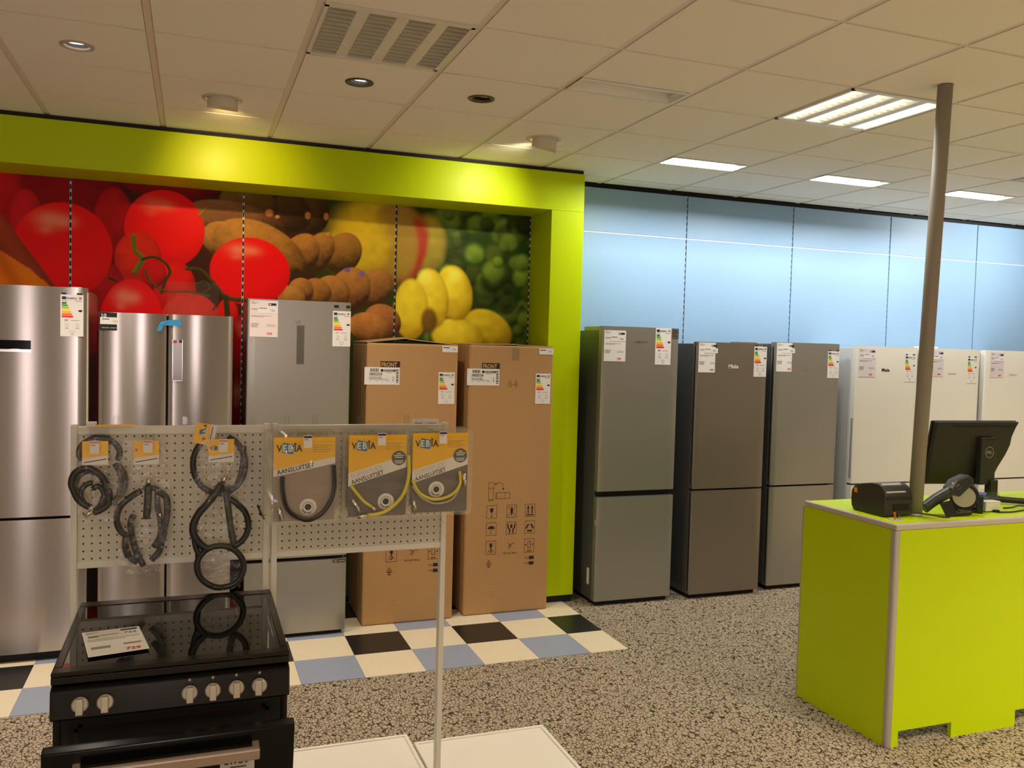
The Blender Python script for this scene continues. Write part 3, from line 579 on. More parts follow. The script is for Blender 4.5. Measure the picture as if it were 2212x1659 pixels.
# tall brushed steel fridge at the far left
t, ds = fridge('tall brushed steel fridge with a small black display, cut off by the left edge', -1.235, 5.22, .695, 2.045, .585, [(0, .695, .80, 2.045), (0, .695, .055, .785)], STEEL, SILVER, .014, kick=.05)
MB().box(.278, .422, -.0165, -.005, 1.705, 1.752).build('display', mat('display_glass', (5, 6, 8), .08, spec=.15), ds[0])
MB().box(.276, .424, -.0168, -.005, 1.690, 1.7035).box(.33, .37, -.0172, -.0166, 1.698, 1.706).build('display_trim', CHROME, ds[0])
MB().box(.60, .66, .06, .12, 2.033, 2.052).build('hinge_cover', SILVER, t, bevel=.004)
MB().box(.690, .6965, .0, .05, .80, 2.02).build('door_edge', mat('pale_door_edge', lit=(.55, .45, .36), rough=.4), ds[0])
energy_label(ds[0], .562, 2.005, .112, .225, -.0075, '228', True)

# two door steel fridge
t, ds = fridge('double door brushed steel fridge with blue tape across its door gap', -.487, 5.22, .703, 1.918, .585, [(0, .3475, .05, 1.918), (.3555, .703, .05, 1.918)], STEEL, SILVER, .009, cab_top=.0)
b = MB().box(0, .104, -.0015, .0, 0, .098); b.rect(.004, .1, .034, .072, -.002, 1); b.rect(.012, .05, .012, .017, -.002, 2); b.rect(.055, .085, .012, .017, -.002, 2); b.rect(.014, .05, .060, .064, -.0024, 3)
o = b.build('black_sticker', [INK, PAPER, GREYINK, INK], ds[0], loc=(.004, -.0055, 1.818)); text('10', .030, PAPER, o, (.006, -.002, .070), bold=.02); text('732', .018, GREYINK, o, (.066, -.0024, .044))
TAPE = mat('blue_tape', (50, 140, 190), .4)
MB().prism([(.352, -.0125, 1.855), (.425, -.0125, 1.852), (.424, -.0125, 1.889), (.355, -.0125, 1.886)], (0, .0006, 0)).prism([(.352, -.0125, 1.856), (.357, -.0127, 1.886), (.318, -.020, 1.874), (.303, -.028, 1.850), (.296, -.03, 1.822), (.318, -.026, 1.824), (.330, -.018, 1.852)], (0, .0006, 0)).build('blue_tape', TAPE, ds[1])['label'] = 'strip of blue tape with a loose end'
hb = MB().box(.381, .431, -.0125, -.008, 1.545, 1.775, 1); hb.box(.379, .4325, -.0135, -.0125, 1.543, 1.5465).box(.379, .381, -.0135, -.010, 1.543, 1.777).box(.431, .4325, -.0135, -.010, 1.543, 1.777).box(.381, .401, -.0137, -.0128, 1.757, 1.772, 2).box(.414, .428, -.0137, -.0128, 1.759, 1.774, 3)
hb.build('handle', [CHROME, mat('handle_recess_steel', lit=(.25, .24, .23), rough=.25, metal=1), REDINK, SOFTBLACK], ds[1])
s = thing('acrylic_sign_holder', 'empty clear acrylic sign holder standing on the double door fridge', 'sign holder', (-.135, 5.36, 1.9190), .07)
MB().box(-.005, .275, 0, .002, 0, .195).build('front_sheet', ACRYL, s, bevel=.0005, seg=1)
MB().box(-.005, .275, 0, .07, -.0005, .002).build('foot', ACRYL, s)

# plain silver fridge with a vertical grip
t, ds = fridge('smooth silver fridge with a vertical recessed grip and a pink price card', .294, 5.22, .597, 2.026, .585, [(0, .597, .49, 2.026), (0, .597, .03, .468)], SILVER, SILVER, .003, kick=.025)
MB().box(.280, .325, -.0042, 0, 1.649, 1.880, 0).box(.283, .322, -.0046, -.004, 1.652, 1.877, 1).build('handle', [mat('grip_frame', lit=(.2, .19, .16), rough=.35, metal=.7), mat('grip_recess', lit=(.15, .14, .11), rough=.35, metal=.7)], ds[0])
text('h8', .030, CHROME, ds[0], (.272, -.0040, 1.888), bold=.02)
price_card(ds[0], .013, 2.018, .158, .212, -.002, '733', '799')
energy_label(ds[0], .490, 1.973, .107, .212, -.001, '214')
MB().box(.497, .525, -.003, 0, 1.992, 2.008).build('magnet', SOFTBLACK, ds[0]); MB().box(.57, .592, -.003, 0, 1.992, 2.008).build('magnet', SOFTBLACK, ds[0])
o = MB().box(.515, .592, -.0035, 0, .447, .464, 0).rect(.520, .540, .450, .461, -.004, 1).rect(.545, .588, .452, .459, -.004, 1).build('brand_sticker', [INK, GREYINK], ds[1])

# fridges along the blue wall
def grooved(t, door, z0, z1):
    MB().box(-.0012, .002, .018, .030, z0, z1).build('handle_groove', SOFTBLACK, door)
    MB().box(-.0015, .002, .006, .014, z0, z1).build('edge_strip', ALU, door)
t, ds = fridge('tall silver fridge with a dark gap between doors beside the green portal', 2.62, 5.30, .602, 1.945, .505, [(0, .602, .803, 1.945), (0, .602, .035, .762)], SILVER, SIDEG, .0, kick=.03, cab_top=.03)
MB().box(.004, .16, .07, .30, 1.914, 1.944).build('hinge_cover', SILVER, t, bevel=.003); MB().box(.44, .598, .07, .30, 1.914, 1.944).build('hinge_cover', SILVER, t, bevel=.003)
price_card(ds[0], .016, 1.917, .166, .213, 0, '736', '749', PAPER)
energy_label(ds[0], .415, 1.945, .125, .258, 0, '208')
o = MB().box(.544, .600, -.0012, 0, 1.872, 1.942, 0).rect(.555, .585, 1.885, 1.889, -.0016, 1).rect(.552, .585, 1.895, 1.898, -.0016, 1).build('warranty_sticker', [mat('bronze_film', lit=(.2, .17, .15), rough=.3, metal=.5), INK], ds[0]); text('20', .038, INK, o, (.549, -.0018, 1.908), bold=.01)
text('SAMSUNG', .022, mat('dark_chrome', lit=(.2, .19, .17), rough=.3, metal=.6), ds[0], (.253, -.0004, 1.835), bold=.02)
MB().box(-.0012, .003, .012, .022, .57, .605).build('edge_sticker', PAPER, ds[1])
MB().box(.0025, .0045, .10, .135, .13, .245).build('rating_plate', PAPER, t)
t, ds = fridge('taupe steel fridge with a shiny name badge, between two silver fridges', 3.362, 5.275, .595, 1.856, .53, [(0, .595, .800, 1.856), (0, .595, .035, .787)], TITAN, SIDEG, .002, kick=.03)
for d_, z0, z1 in ((ds[0], .83, 1.83), (ds[1], .06, .77)): grooved(t, d_, z0, z1)
MB().box(.42, .58, .10, .22, 1.842, 1.868).build('hinge_cover', SILVER, t, bevel=.003)
price_card(ds[0], .012, 1.852, .16, .213, 0, '737', '999', PAPER)
energy_label(ds[0], .482, 1.835, .11, .222, 0, '176', True)
text('Miele', .040, mat('bright_badge', lit=(.75, .74, .70), rough=.3), ds[0], (.262, -.0024, 1.672), bold=.03)
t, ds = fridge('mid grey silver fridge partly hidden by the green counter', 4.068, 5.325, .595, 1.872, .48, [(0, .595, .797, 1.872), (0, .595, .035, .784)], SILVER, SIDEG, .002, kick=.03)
for d_, z0, z1 in ((ds[0], .83, 1.84), (ds[1], .06, .77)): grooved(t, d_, z0, z1)
price_card(ds[0], .012, 1.868, .165, .215, 0, '738', '799', PAPER)
energy_label(ds[0], .485, 1.815, .108, .205, 0, '190', True)
text('Bosch', .022, mat('faint_badge', lit=(.26, .25, .23), rough=.4, metal=.7), ds[0], (.262, -.0024, 1.66))
LILAC = mat('lilac_tinted_paper', lit=(.70, .64, .68), rough=.5)
t, ds = fridge('white fridge with a black name badge, nearest the grey silver fridge', 4.806, 5.30, .612, 1.863, .505, [(0, .612, .792, 1.863), (0, .612, .035, .778)], WHITEF, WSIDE, .0, kick=.03)
MB().box(-.0012, .002, .012, .034, .83, 1.30).build('handle_groove', mat('grey_groove', lit=(.35, .34, .31), rough=.5), ds[0])
price_card(ds[0], .022, 1.845, .165, .222, 0, '739', '749', LILAC)
energy_label(ds[0], .480, 1.800, .108, .21, 0, '178', True)
text('Miele', .036, INK, ds[0], (.250, -.0004, 1.668), bold=.03)
t, ds = fridge('white fridge right behind the grey pole and monitor', 5.472, 5.30, .605, 1.862, .505, [(0, .605, .792, 1.862), (0, .605, .035, .778)], WHITEF, WSIDE, .0, kick=.03)
MB().box(.10, .26, .10, .2, 1.85, 1.876).build('hinge_cover', WHITEF, t, bevel=.003)
price_card(ds[0], .065, 1.845, .15, .21, 0, '740', '699', LILAC)
energy_label(ds[0], .472, 1.795, .105, .21, 0, '182', True)
text('BOSCH', .020, GREYINK, ds[0], (.292, -.0004, 1.652), bold=.01); MB().disc((.278, -.0006, 1.659), .009, 'y', 16, 0, .006).build('round_badge', GREYINK, ds[0])
t, ds = fridge('white fridge at the far right end of the row', 6.142, 5.30, .605, 1.860, .505, [(0, .605, .792, 1.860), (0, .605, .035, .778)], WHITEF, WSIDE, .0, kick=.03)
price_card(ds[0], .055, 1.845, .15, .21, 0, '741', '649', LILAC)
text('BOSCH', .020, GREYINK, ds[0], (.292, -.0004, 1.652), bold=.01); MB().disc((.278, -.0006, 1.659), .009, 'y', 16, 0, .006).build('round_badge', GREYINK, ds[0])

# ------------------------------------------------------------------ fridge cartons
def carton(label, x, y, w, d, h, tagno, is_open, pencil):
    t = thing('cardboard_box', label, 'box', (x, y, .003), group='fridge cartons on the checkered floor')
    MB().box(0, w, 0, d, 0, h).build('body', CARD, t, bevel=.014, seg=3)
    if is_open:      # long flaps not quite closed
        MB().prism([(.0, .01, h+.001), (w*.46, .01, h+.034), (w*.46, d*.98, h+.034), (.0, d*.98, h+.001)], (0, 0, .006)).build('flap', CARDIN, t)
        MB().prism([(w, .01, h-.002), (w*.44, .02, h+.026), (w*.44, d*.98, h+.026), (w, d*.98, h-.002)], (0, 0, .005)).build('flap', CARDIN, t)
    else:
        MB().prism([(.01, .005, h+.0), (w*.56, .005, h+.007), (w*.56, d*.98, h+.007), (.01, d*.98, h+.0)], (0, 0, .005)).build('flap', CARDIN, t)
        MB().prism([(w-.01, .005, h-.003), (w*.56, .005, h+.003), (w*.56, d*.98, h+.003), (w-.01, d*.98, h-.003)], (0, 0, .005)).build('flap', CARDIN, t)
        MB().box(.300, .348, -.0012, .002, h-.095, h-.012).build('tape', mat('brown_tape', lit=(.30, .20, .10), rough=.35), t)
    for yy in (.06, .13): MB().box(-.0008, .0, yy, yy+.003, .02, h-.01).build('fold_line', CARDIN, t)
    # print on the front
    p = -.0008; b = MB()
    b.rect(.088, .212, 1.632, 1.672, p)
    fr = b.build('front_mark', PRINTB, t); text('FRONT', .038, mat('bare_cardboard', lit=(.48, .32, .15), rough=.9), fr, (.093, p-.0004, 1.638), bold=.03, squash=.80)
    b = MB().box(-.012, .210, -.0015, 0, 1.525, 1.634, 0).box(-.0013, 0, 0, .035, 1.528, 1.634, 0)
    for k in range(9): b.rect(.025+k*.006, .025+k*.006+(.003 if k % 3 else .0042), 1.606, 1.626, -.002, 1)
    b.disc((.098, -.002, 1.614), .009, 'y', 16, 1)
    for k in range(8): b.rect(.188, .203, 1.537+k*.011, 1.537+k*.011+(.007 if k % 2 else .005), -.002, 1)
    for a, c, z in ((.018, .14, 1.558), (.018, .03, 1.548), (.06, .075, 1.548), (.095, .105, 1.548), (.12, .145, 1.548), (.12, .16, 1.60)): b.rect(a, c, z, z+.0025, -.002, 2)
    for z in (1.548, 1.558, 1.57): b.rect(.166, .172, z, z+.005, -.002, 1)
    o = b.build('shipping_label', [PAPER, INK, GREYINK], t)
    text('HOOVER', .019, INK, o, (.110, -.0022, 1.607), bold=.04); text('34005354', .027, INK, o, (.018, -.0022, 1.582), bold=.01, squash=.75); text('HOCT3L517ES2', .019, INK, o, (.018, -.0022, 1.562), squash=.6)
    energy_label(t, w-.128, 1.608, .108, .203, 0, '214')
    b = MB().box(w-.107, w-.004, -.0015, 0, 1.737, 1.777, 0); b.rect(w-.10, w-.06, 1.763, 1.768, -.002, 1); o = b.build('number_sticker', [PAPER, INK], t); text(tagno, .020, GREYINK, o, (w-.045, -.002, 1.749))
    # handling marks
    b = MB(); lw = .0022; FADED = mat('faded_print', lit=(.28, .16, .075), rough=.9)
    def flush():
        nonlocal b
        o = b.build('handling_mark', [PRINTB, FADED], t); b = MB(); return o
    def box_(x0, x1, z0, z1): b.line([(x0, z0), (x1, z0), (x1, z1), (x0, z1)], p, lw, 0, True)
    b.line([(.156, .770), (.190, .770), (.190, .884), (.156, .884)], p, lw, 0, True); b.line([(.156, .844), (.190, .844)], p, lw); b.line([(.156, .762), (.188, .762)], p, .003)
    b.line([(.215, .772), (.306, .772), (.306, .812), (.215, .812)], p, lw, 0, True); b.line([(.272, .772), (.272, .812)], p, lw); b.line([(.208, .770), (.208, .81)], p, .003)
    b.line([(.204, .870), (.22, .88), (.24, .88), (.255, .866), (.258, .84)], p, lw); b.poly([(.196, .872), (.208, .864), (.208, .878)], p); b.poly([(.250, .842), (.266, .842), (.258, .83)], p); flush()
    C3 = (.146, .288, .420); cw = .070
    RZ = ((.644, .728), (.530, .613), (.402, .492))
    def mark(r_, c_): box_(C3[c_], C3[c_]+cw, *RZ[r_]); flush()
    q = lambda c_, a: C3[c_]+cw*a
    # glass, no hooks, arrows
    b.poly([(q(0, .32), .710), (q(0, .68), .710), (q(0, .66), .690), (q(0, .5), .678), (q(0, .34), .690)][::-1], p); b.line([(q(0, .5), .680), (q(0, .5), .655)], p, .003); b.line([(q(0, .36), .654), (q(0, .64), .654)], p, .003); mark(0, 0)
    b.line([(q(1, .12), .655), (q(1, .88), .717)], p, .003); b.line([(q(1, .88), .655), (q(1, .12), .717)], p, .003); b.poly([(q(1, .5), .65), (q(1, .62), .69), (q(1, .5), .725), (q(1, .38), .69)], p); mark(0, 1)
    for a in (.3, .7): b.rect(q(2, a)-.004, q(2, a)+.004, .665, .700, p); b.poly([(q(2, a)-.009, .700), (q(2, a)+.009, .700), (q(2, a), .722)], p)
    b.rect(q(2, .12), q(2, .88), .652, .659, p); mark(0, 2)
    # umbrella, hands, recycling
    um = [(q(0, .5)+.025*math.cos(math.pi*k/10), .572+.02*math.sin(math.pi*k/10)) for k in range(11)]; b.poly(um, p); b.line([(q(0, .5), .575), (q(0, .5), .545), (q(0, .4), .541)], p, .003); mark(1, 0)
    b.poly([(q(1, .5)+.009*math.cos(math.pi*k/6), .585+.014*math.sin(math.pi*k/6)) for k in range(12)], p)
    for s_ in (-1, 1): b.line([(q(1, .5)+s_*.026, .598), (q(1, .5)+s_*.022, .575), (q(1, .5)+s_*.011, .56), (q(1, .5)+s_*.013, .54)], p, .008)
    mark(1, 1)
    for k in range(3):
        a = math.pi/2+k*2*math.pi/3; cx, cz = q(2, .5), .568
        P1 = (cx+.024*math.cos(a+.5), cz+.024*math.sin(a+.5)); P2 = (cx+.024*math.cos(a+1.6), cz+.024*math.sin(a+1.6)); b.line([P1, P2], p, .011)
    mark(1, 2)
    # hook crossed, clamp, do not roll
    b.line([(q(0, .12), .412), (q(0, .88), .482)], p, .0015); b.line([(q(0, .88), .412), (q(0, .12), .482)], p, .0015); b.rect(q(0, .38), q(0, .62), .452, .476, p); b.line([(q(0, .5), .455), (q(0, .5), .435), (q(0, .64), .425), (q(0, .5), .415), (q(0, .36), .424)], p, .005); mark(2, 0)
    b.line([(q(2, .36), .43), (q(2, .64), .43), (q(2, .64), .476), (q(2, .36), .476)], p, .003, 0, True); b.poly([(q(2, .10), .446), (q(2, .26), .453), (q(2, .10), .460)], p); b.poly([(q(2, .90), .460), (q(2, .74), .453), (q(2, .90), .446)], p); b.rect(q(2, .25), q(2, .75), .409, .414, p); mark(2, 2)
    b.line([(.300, .47), (.325, .455), (.315, .435)], p, .003); b.line([(.31, .455), (.335, .468), (.35, .466)], p, .003); b.line([(.30, .44), (.318, .45)], p, .003); roll = flush()
    b.line([(.160, .330), (.178, .330), (.169, .352)], p, .0025, 0, True); b.line([(.152, .334), (.166, .362), (.172, .362), (.188, .334)], p, .0025, 0, True); b.rect(.160, .180, .316, .322, p); flush()
    for z in (.365, .328):
        b.rect(.455, .490, z-.012, z+.010, p); b.line([(.418, z-.006), (.428, z+.006)], p, .002); b.rect(.432, .45, z-.008, z+.006, p, 1)
    flush(); text('DO NOT ROLL', .0155, PRINTB, roll, (.268, p, .398), bold=.01, squash=.95)
    if pencil:
        text('64', .075, mat('pencil_mark', lit=(.24, .14, .06), rough=.9), t, (.268, -.0008, 1.515), bold=-.008, tilt=-.05)
    for z in (.155, .13): MB().box(.19, .205, -.003, .0, z, z+.004).build('staple', CARDIN, t)
    return t
carton('brown fridge carton with half open top flaps behind the pegboard stand', 1.010, 5.312, .592, .50, 1.785, '734', True, False)
carton('brown fridge carton marked 64 in pencil, next to the green post', 1.684, 5.335, .597, .485, 1.79, '735', False, True)

# ------------------------------------------------------------------ pegboard stand
PEG = mat('pegboard_paint', lit=(.66, .62, .50), rough=.45)
nt = PEG.node_tree; bs = nt.nodes['Principled BSDF']; tc = nt.nodes.new('ShaderNodeTexCoord'); sx = nt.nodes.new('ShaderNodeSeparateXYZ'); nt.links.new(tc.outputs['Object'], sx.inputs[0])
def _m(op, a, b=None):
    n = nt.nodes.new('ShaderNodeMath'); n.operation = op
    for i, v in enumerate((a, b)):
        if v is None: continue
        if isinstance(v, (int, float)): n.inputs[i].default_value = v
        else: nt.links.new(v, n.inputs[i])
    return n.outputs[0]
fx = _m('SUBTRACT', _m('FRACT', _m('DIVIDE', sx.outputs[0], .0254)), .5); fz = _m('SUBTRACT', _m('FRACT', _m('DIVIDE', sx.outputs[2], .0254)), .5)
dd = _m('SQRT', _m('ADD', _m('MULTIPLY', fx, fx), _m('MULTIPLY', fz, fz))); hole = _m('LESS_THAN', dd, .125)
mxn = nt.nodes.new('ShaderNodeMix'); mxn.data_type = 'RGBA'; mxn.inputs[6].default_value = (.66, .62, .50, 1); mxn.inputs[7].default_value = (.012, .010, .008, 1)
nt.links.new(hole, mxn.inputs[0]); nt.links.new(mxn.outputs[2], bs.inputs['Base Color'])
RY = 3.12
def peg_unit(label, x0, x1, holders):
    t = thing('pegboard_stand', label, 'display stand', (x0, RY, 0)); w = x1-x0
    o = MB().box(.016, w-.016, .006, .012, 0, .432).build('pegboard', PEG, t, loc=(0, 0, 1.036))
    MB().box(0, .020, -.004, .032, .0, 1.4945).build('post', WHITEP, t, bevel=.002)
    MB().box(w-.020, w, -.004, .032, .0, 1.4945).build('post', WHITEP, t, bevel=.002)
    MB().box(.017, w-.017, 0, .026, 1.462, 1.489).build('top_rail', WHITEP, t, bevel=.002)
    MB().box(.017, w-.017, 0, .026, 1.018, 1.040).build('bottom_rail', WHITEP, t, bevel=.002)
    MB().box(.017, w-.017, 0, .026, .05, .08).build('base_rail', WHITEP, t, bevel=.002)
    for xx in (0, w-.017): MB().box(xx-.001, xx+.018, -.03, .055, 0, .03).build('foot', WHITEP, t, bevel=.002)
    for hx, kind in holders:
        b = MB()
        if kind == 'clip':
            b.box(hx-.010, hx+.010, .030, .034, 1.485, 1.520); b.box(hx-.010, hx-.006, .034, .05, 1.485, 1.520); b.box(hx+.006, hx+.010, .034, .05, 1.485, 1.520); b.box(hx-.010, hx+.010, .030, .05, 1.519, 1.523)
        else:
            b.box(hx-.014, hx+.014, .030, .033, 1.485, 1.512)
        b.build('label_holder', ACRYL, t, bevel=.002)
    return t
PS1 = peg_unit('white pegboard stand hung with coiled hoses in bags behind the black cooker', -.372, .258, [(.132, 'clip'), (.349, 'clip'), (.571, 'plate')])
PS2 = peg_unit('white pegboard stand hung with yellow blister packs', .266, .908, [(.052, 'clip'), (.150, 'clip'), (.314, 'clip'), (.49, 'clip')])
b = MB().box(.510, .614, .033, .0345, 1.478, 1.507); b.rect(.52, .55, 1.488, 1.492, .0328, 1); b.rect(.565, .605, 1.488, 1.491, .0328, 1); b.build('paper_tag', [PAPER, GREYINK], PS2)['label'] = 'white paper tag sticking up behind the top rail'
YEL = mat('amber_yellow_card', lit=(.92, .52, .0), rough=.35)
CYAN = mat('logo_blue', (30, 120, 165), .4)
def hook(label, x, z, y_front, red=False):
    """wire hook from the board to the front with a small price tag"""
    t = thing('display_hook', label, 'hook', (x, RY, z), group='wire hooks on the pegboards')
    MB().tube([(0, .006, 0), (0, y_front, 0), (0, y_front-.004, .012)], .0025, 6).tube([(-.012, .0035, .02), (-.012, .0035, -.02), (.012, .0035, -.02), (.012, .0035, .02)], .002, 6).build('wire', CHROME, t)
    b = MB().box(-.014, .014, y_front-.008, y_front-.006, -.030, .012); b.rect(-.013, .013, .003, .010, y_front-.0084, 1); b.rect(-.011, .002, -.004, -.001, y_front-.0084, 2)
    b.build('price_tag', [PAPER, mat('faded_red_print', lit=(.62, .30, .22), rough=.5) if red else NAVY, GREYINK], t)
    return t

# ---- bagged hoses
HOSE_B1 = [[(-.236, 3.07, 1.372), (-.22, 3.07, 1.34), (-.217, 3.07, 1.30), (-.228, 3.07, 1.26), (-.25, 3.07, 1.24)], [(-.33, 3.062, 1.245), (-.35, 3.062, 1.285), (-.345, 3.062, 1.33), (-.315, 3.062, 1.35), (-.28, 3.062, 1.335), (-.262, 3.062, 1.295), (-.262, 3.062, 1.25), (-.285, 3.062, 1.23)], [(-0.335, 3.085, 1.383), (-0.342, 3.085, 1.396), (-0.343, 3.085, 1.411), (-0.339, 3.085, 1.425), (-0.33, 3.085, 1.438), (-0.317, 3.085, 1.447), (-0.301, 3.085, 1.454), (-0.284, 3.085, 1.456), (-0.266, 3.085, 1.453), (-0.25, 3.085, 1.447), (-0.237, 3.085, 1.436), (-0.228, 3.085, 1.423), (-0.223, 3.085, 1.409), (-0.225, 3.085, 1.394), (-0.231, 3.085, 1.38)], [(-0.228, 3.085, 1.365), (-0.211, 3.085, 1.342), (-0.207, 3.085, 1.311), (-0.211, 3.085, 1.281), (-0.226, 3.085, 1.255), (-0.244, 3.085, 1.235)], [(-0.308, 3.055, 1.233), (-0.339, 3.055, 1.256), (-0.356, 3.055, 1.291), (-0.362, 3.055, 1.315), (-0.353, 3.055, 1.344), (-0.332, 3.055, 1.359), (-0.307, 3.055, 1.359), (-0.282, 3.055, 1.342), (-0.264, 3.055, 1.316), (-0.253, 3.055, 1.277), (-0.256, 3.055, 1.241), (-0.278, 3.055, 1.222), (-0.296, 3.055, 1.216)], [(-0.314, 3.06, 1.232), (-0.332, 3.06, 1.259), (-0.334, 3.06, 1.289), (-0.318, 3.06, 1.308), (-0.3, 3.06, 1.312)], [(-0.293, 3.065, 1.222), (-0.275, 3.065, 1.246), (-0.268, 3.065, 1.276), (-0.284, 3.065, 1.301), (-0.301, 3.065, 1.291)]]
HOSE_B2 = [[(-.201, 3.07, 1.135), (-.203, 3.07, 1.10), (-.19, 3.07, 1.06), (-.165, 3.07, 1.04)], [(-.078, 3.075, 1.18), (-.085, 3.075, 1.13), (-.10, 3.075, 1.075), (-.125, 3.075, 1.045)], [(-.106, 3.08, 1.28), (-.125, 3.08, 1.287), (-.15, 3.08, 1.285)], [(-0.134, 3.06, 1.299), (-0.135, 3.06, 1.262), (-0.139, 3.06, 1.188)], [(-0.156, 3.064, 1.281), (-0.185, 3.064, 1.263), (-0.22, 3.064, 1.229), (-0.229, 3.064, 1.187), (-0.219, 3.064, 1.152), (-0.201, 3.064, 1.135)], [(-0.106, 3.068, 1.275), (-0.081, 3.068, 1.258), (-0.076, 3.068, 1.219), (-0.078, 3.068, 1.179), (-0.091, 3.068, 1.133), (-0.116, 3.068, 1.09)], [(-0.106, 3.072, 1.274), (-0.108, 3.072, 1.235), (-0.099, 3.072, 1.191)], [(-0.202, 3.076, 1.133), (-0.206, 3.076, 1.094), (-0.195, 3.076, 1.058)], [(-0.091, 3.08, 1.094), (-0.102, 3.08, 1.063), (-0.12, 3.08, 1.044)], [(-0.18, 3.084, 1.198), (-0.189, 3.084, 1.166), (-0.181, 3.084, 1.114), (-0.167, 3.084, 1.062), (-0.148, 3.084, 1.025)], [(-0.099, 3.088, 1.188), (-0.095, 3.088, 1.152), (-0.099, 3.088, 1.121)]]
HOSE_B3 = [[(0.115, 3.08, 1.455), (0.144, 3.08, 1.434), (0.164, 3.08, 1.401), (0.172, 3.08, 1.362), (0.167, 3.08, 1.322), (0.149, 3.08, 1.289), (0.121, 3.08, 1.267), (0.088, 3.08, 1.26), (0.056, 3.08, 1.269), (0.028, 3.08, 1.293), (0.01, 3.08, 1.326), (0.004, 3.08, 1.365), (0.011, 3.08, 1.404), (0.03, 3.08, 1.435), (0.058, 3.08, 1.456)], [(0.167, 3.08, 1.422), (0.164, 3.08, 1.361), (0.157, 3.08, 1.321), (0.142, 3.08, 1.281)], [(0.095, 3.055, 1.298), (0.073, 3.055, 1.263), (0.052, 3.055, 1.232), (0.025, 3.055, 1.201), (0.007, 3.055, 1.162), (0.009, 3.055, 1.126), (0.03, 3.055, 1.093), (0.056, 3.055, 1.072)], [(0.108, 3.055, 1.286), (0.117, 3.055, 1.217), (0.127, 3.055, 1.144), (0.139, 3.055, 1.079)], [(0.151, 3.055, 1.222), (0.16, 3.055, 1.213), (0.168, 3.055, 1.204), (0.174, 3.055, 1.193), (0.179, 3.055, 1.182), (0.182, 3.055, 1.17), (0.184, 3.055, 1.158), (0.184, 3.055, 1.146), (0.182, 3.055, 1.134), (0.179, 3.055, 1.123), (0.174, 3.055, 1.112), (0.167, 3.055, 1.103), (0.159, 3.055, 1.094), (0.149, 3.055, 1.087), (0.139, 3.055, 1.081)], [(0.069, 3.055, 0.947), (0.043, 3.055, 0.965), (0.025, 3.055, 0.991), (0.019, 3.055, 1.02), (0.026, 3.055, 1.048), (0.045, 3.055, 1.071), (0.072, 3.055, 1.083), (0.103, 3.055, 1.084), (0.133, 3.055, 1.072), (0.156, 3.055, 1.05), (0.169, 3.055, 1.022), (0.169, 3.055, 0.992), (0.156, 3.055, 0.965), (0.132, 3.055, 0.947), (0.102, 3.055, 0.941)], [(0.009, 3.055, 1.114), (0.015, 3.055, 1.082), (0.026, 3.055, 1.057)]]
RUB = mat('dark_rubber_hose', lit=(.016, .018, .014), rough=.38)
GREYR = mat('grey_hose', lit=(.032, .042, .034), rough=.4)
def header_card(parent, corners, y, show, tilt=.12):
    (x0, z1), (x1, z0) = corners; w, h = x1-x0, z1-z0; b = MB()
    b.prism([(x0, y, z0), (x1, y, z0), (x1, y, z1), (x0, y, z1)], (0, .0008, 0), 0)
    p = y-.0004
    b.poly([(x0, z0+h*.27), (x1, z0+h*.40), (x1, z1), (x0, z1)], p, 1)
    b.line([(x0+w*.08, z0+h*.10), (x0+w*.92, z0+h*.24)], p, .0025, 2)
    o = b.build('header_card', [PAPER, YEL, INK], parent)
    logo(o, x0+w*.06, z0+h*.56, w*.40, p-.0003, show)
    return o
def logo(o, x, z, w, y, show='VEBIA', tilt=0):
    """letters with a blue slanted tile behind the two middle ones"""
    s_ = w*.40; adv = w/4.4
    if 'EB' in show or show == 'VE':
        MB().poly([(x+adv*.95, z-s_*.12), (x+adv*3.0, z-s_*.30), (x+adv*3.2, z+s_*.75), (x+adv*1.15, z+s_*1.0)], y-.0001, 0).build('logo_tile', CYAN, o)
    for i, ch in enumerate('VEBIA'):
        if ch in show: text('\u00ce' if ch == 'I' else ch, s_*1.05, PAPER if ch in 'EB' else INK, o, (x+adv*(0, 1.05, 2.05, 3.18, 3.62)[i], y-.0003, z), bold=.025, squash=.85)
def bag_sheet(parent, x0, x1, z0, z1, y, name='bag', seed=1):
    rng = np.random.RandomState(seed); nu, nv = 12, 22; b = MB()
    F = rng.uniform(4, 9, 6); ph = rng.uniform(0, 6, 6)
    def pt(i, j, front):
        u, v = i/nu, j/nv; ww = .62+.38*math.sin(math.pi*min(1, v*1.08))**.6
        x = (x0+x1)/2+(u-.5)*(x1-x0)*ww+.004*math.sin(F[0]*v*3+ph[0])
        e = math.sin(math.pi*u)*math.sin(math.pi*(.06+.88*v))
        wr = .0035*math.sin(F[1]*u*2+F[2]*v*3+ph[1])+.0025*math.sin(F[3]*u*4-F[4]*v*5+ph[2])
        return (x, y+(-.014*e+wr*e*1.2 if front else .011*e), z1+(z0-z1)*v)
    for front in (True, False):
        g = [[pt(i, j, front) for i in range(nu+1)] for j in range(nv+1)]
        for j in range(nv):
            for i in range(nu):
                q = [g[j][i], g[j+1][i], g[j+1][i+1], g[j][i+1]]; b.face(q if front else q[::-1], 0, True)
    return b.build(name, POLYB, parent)
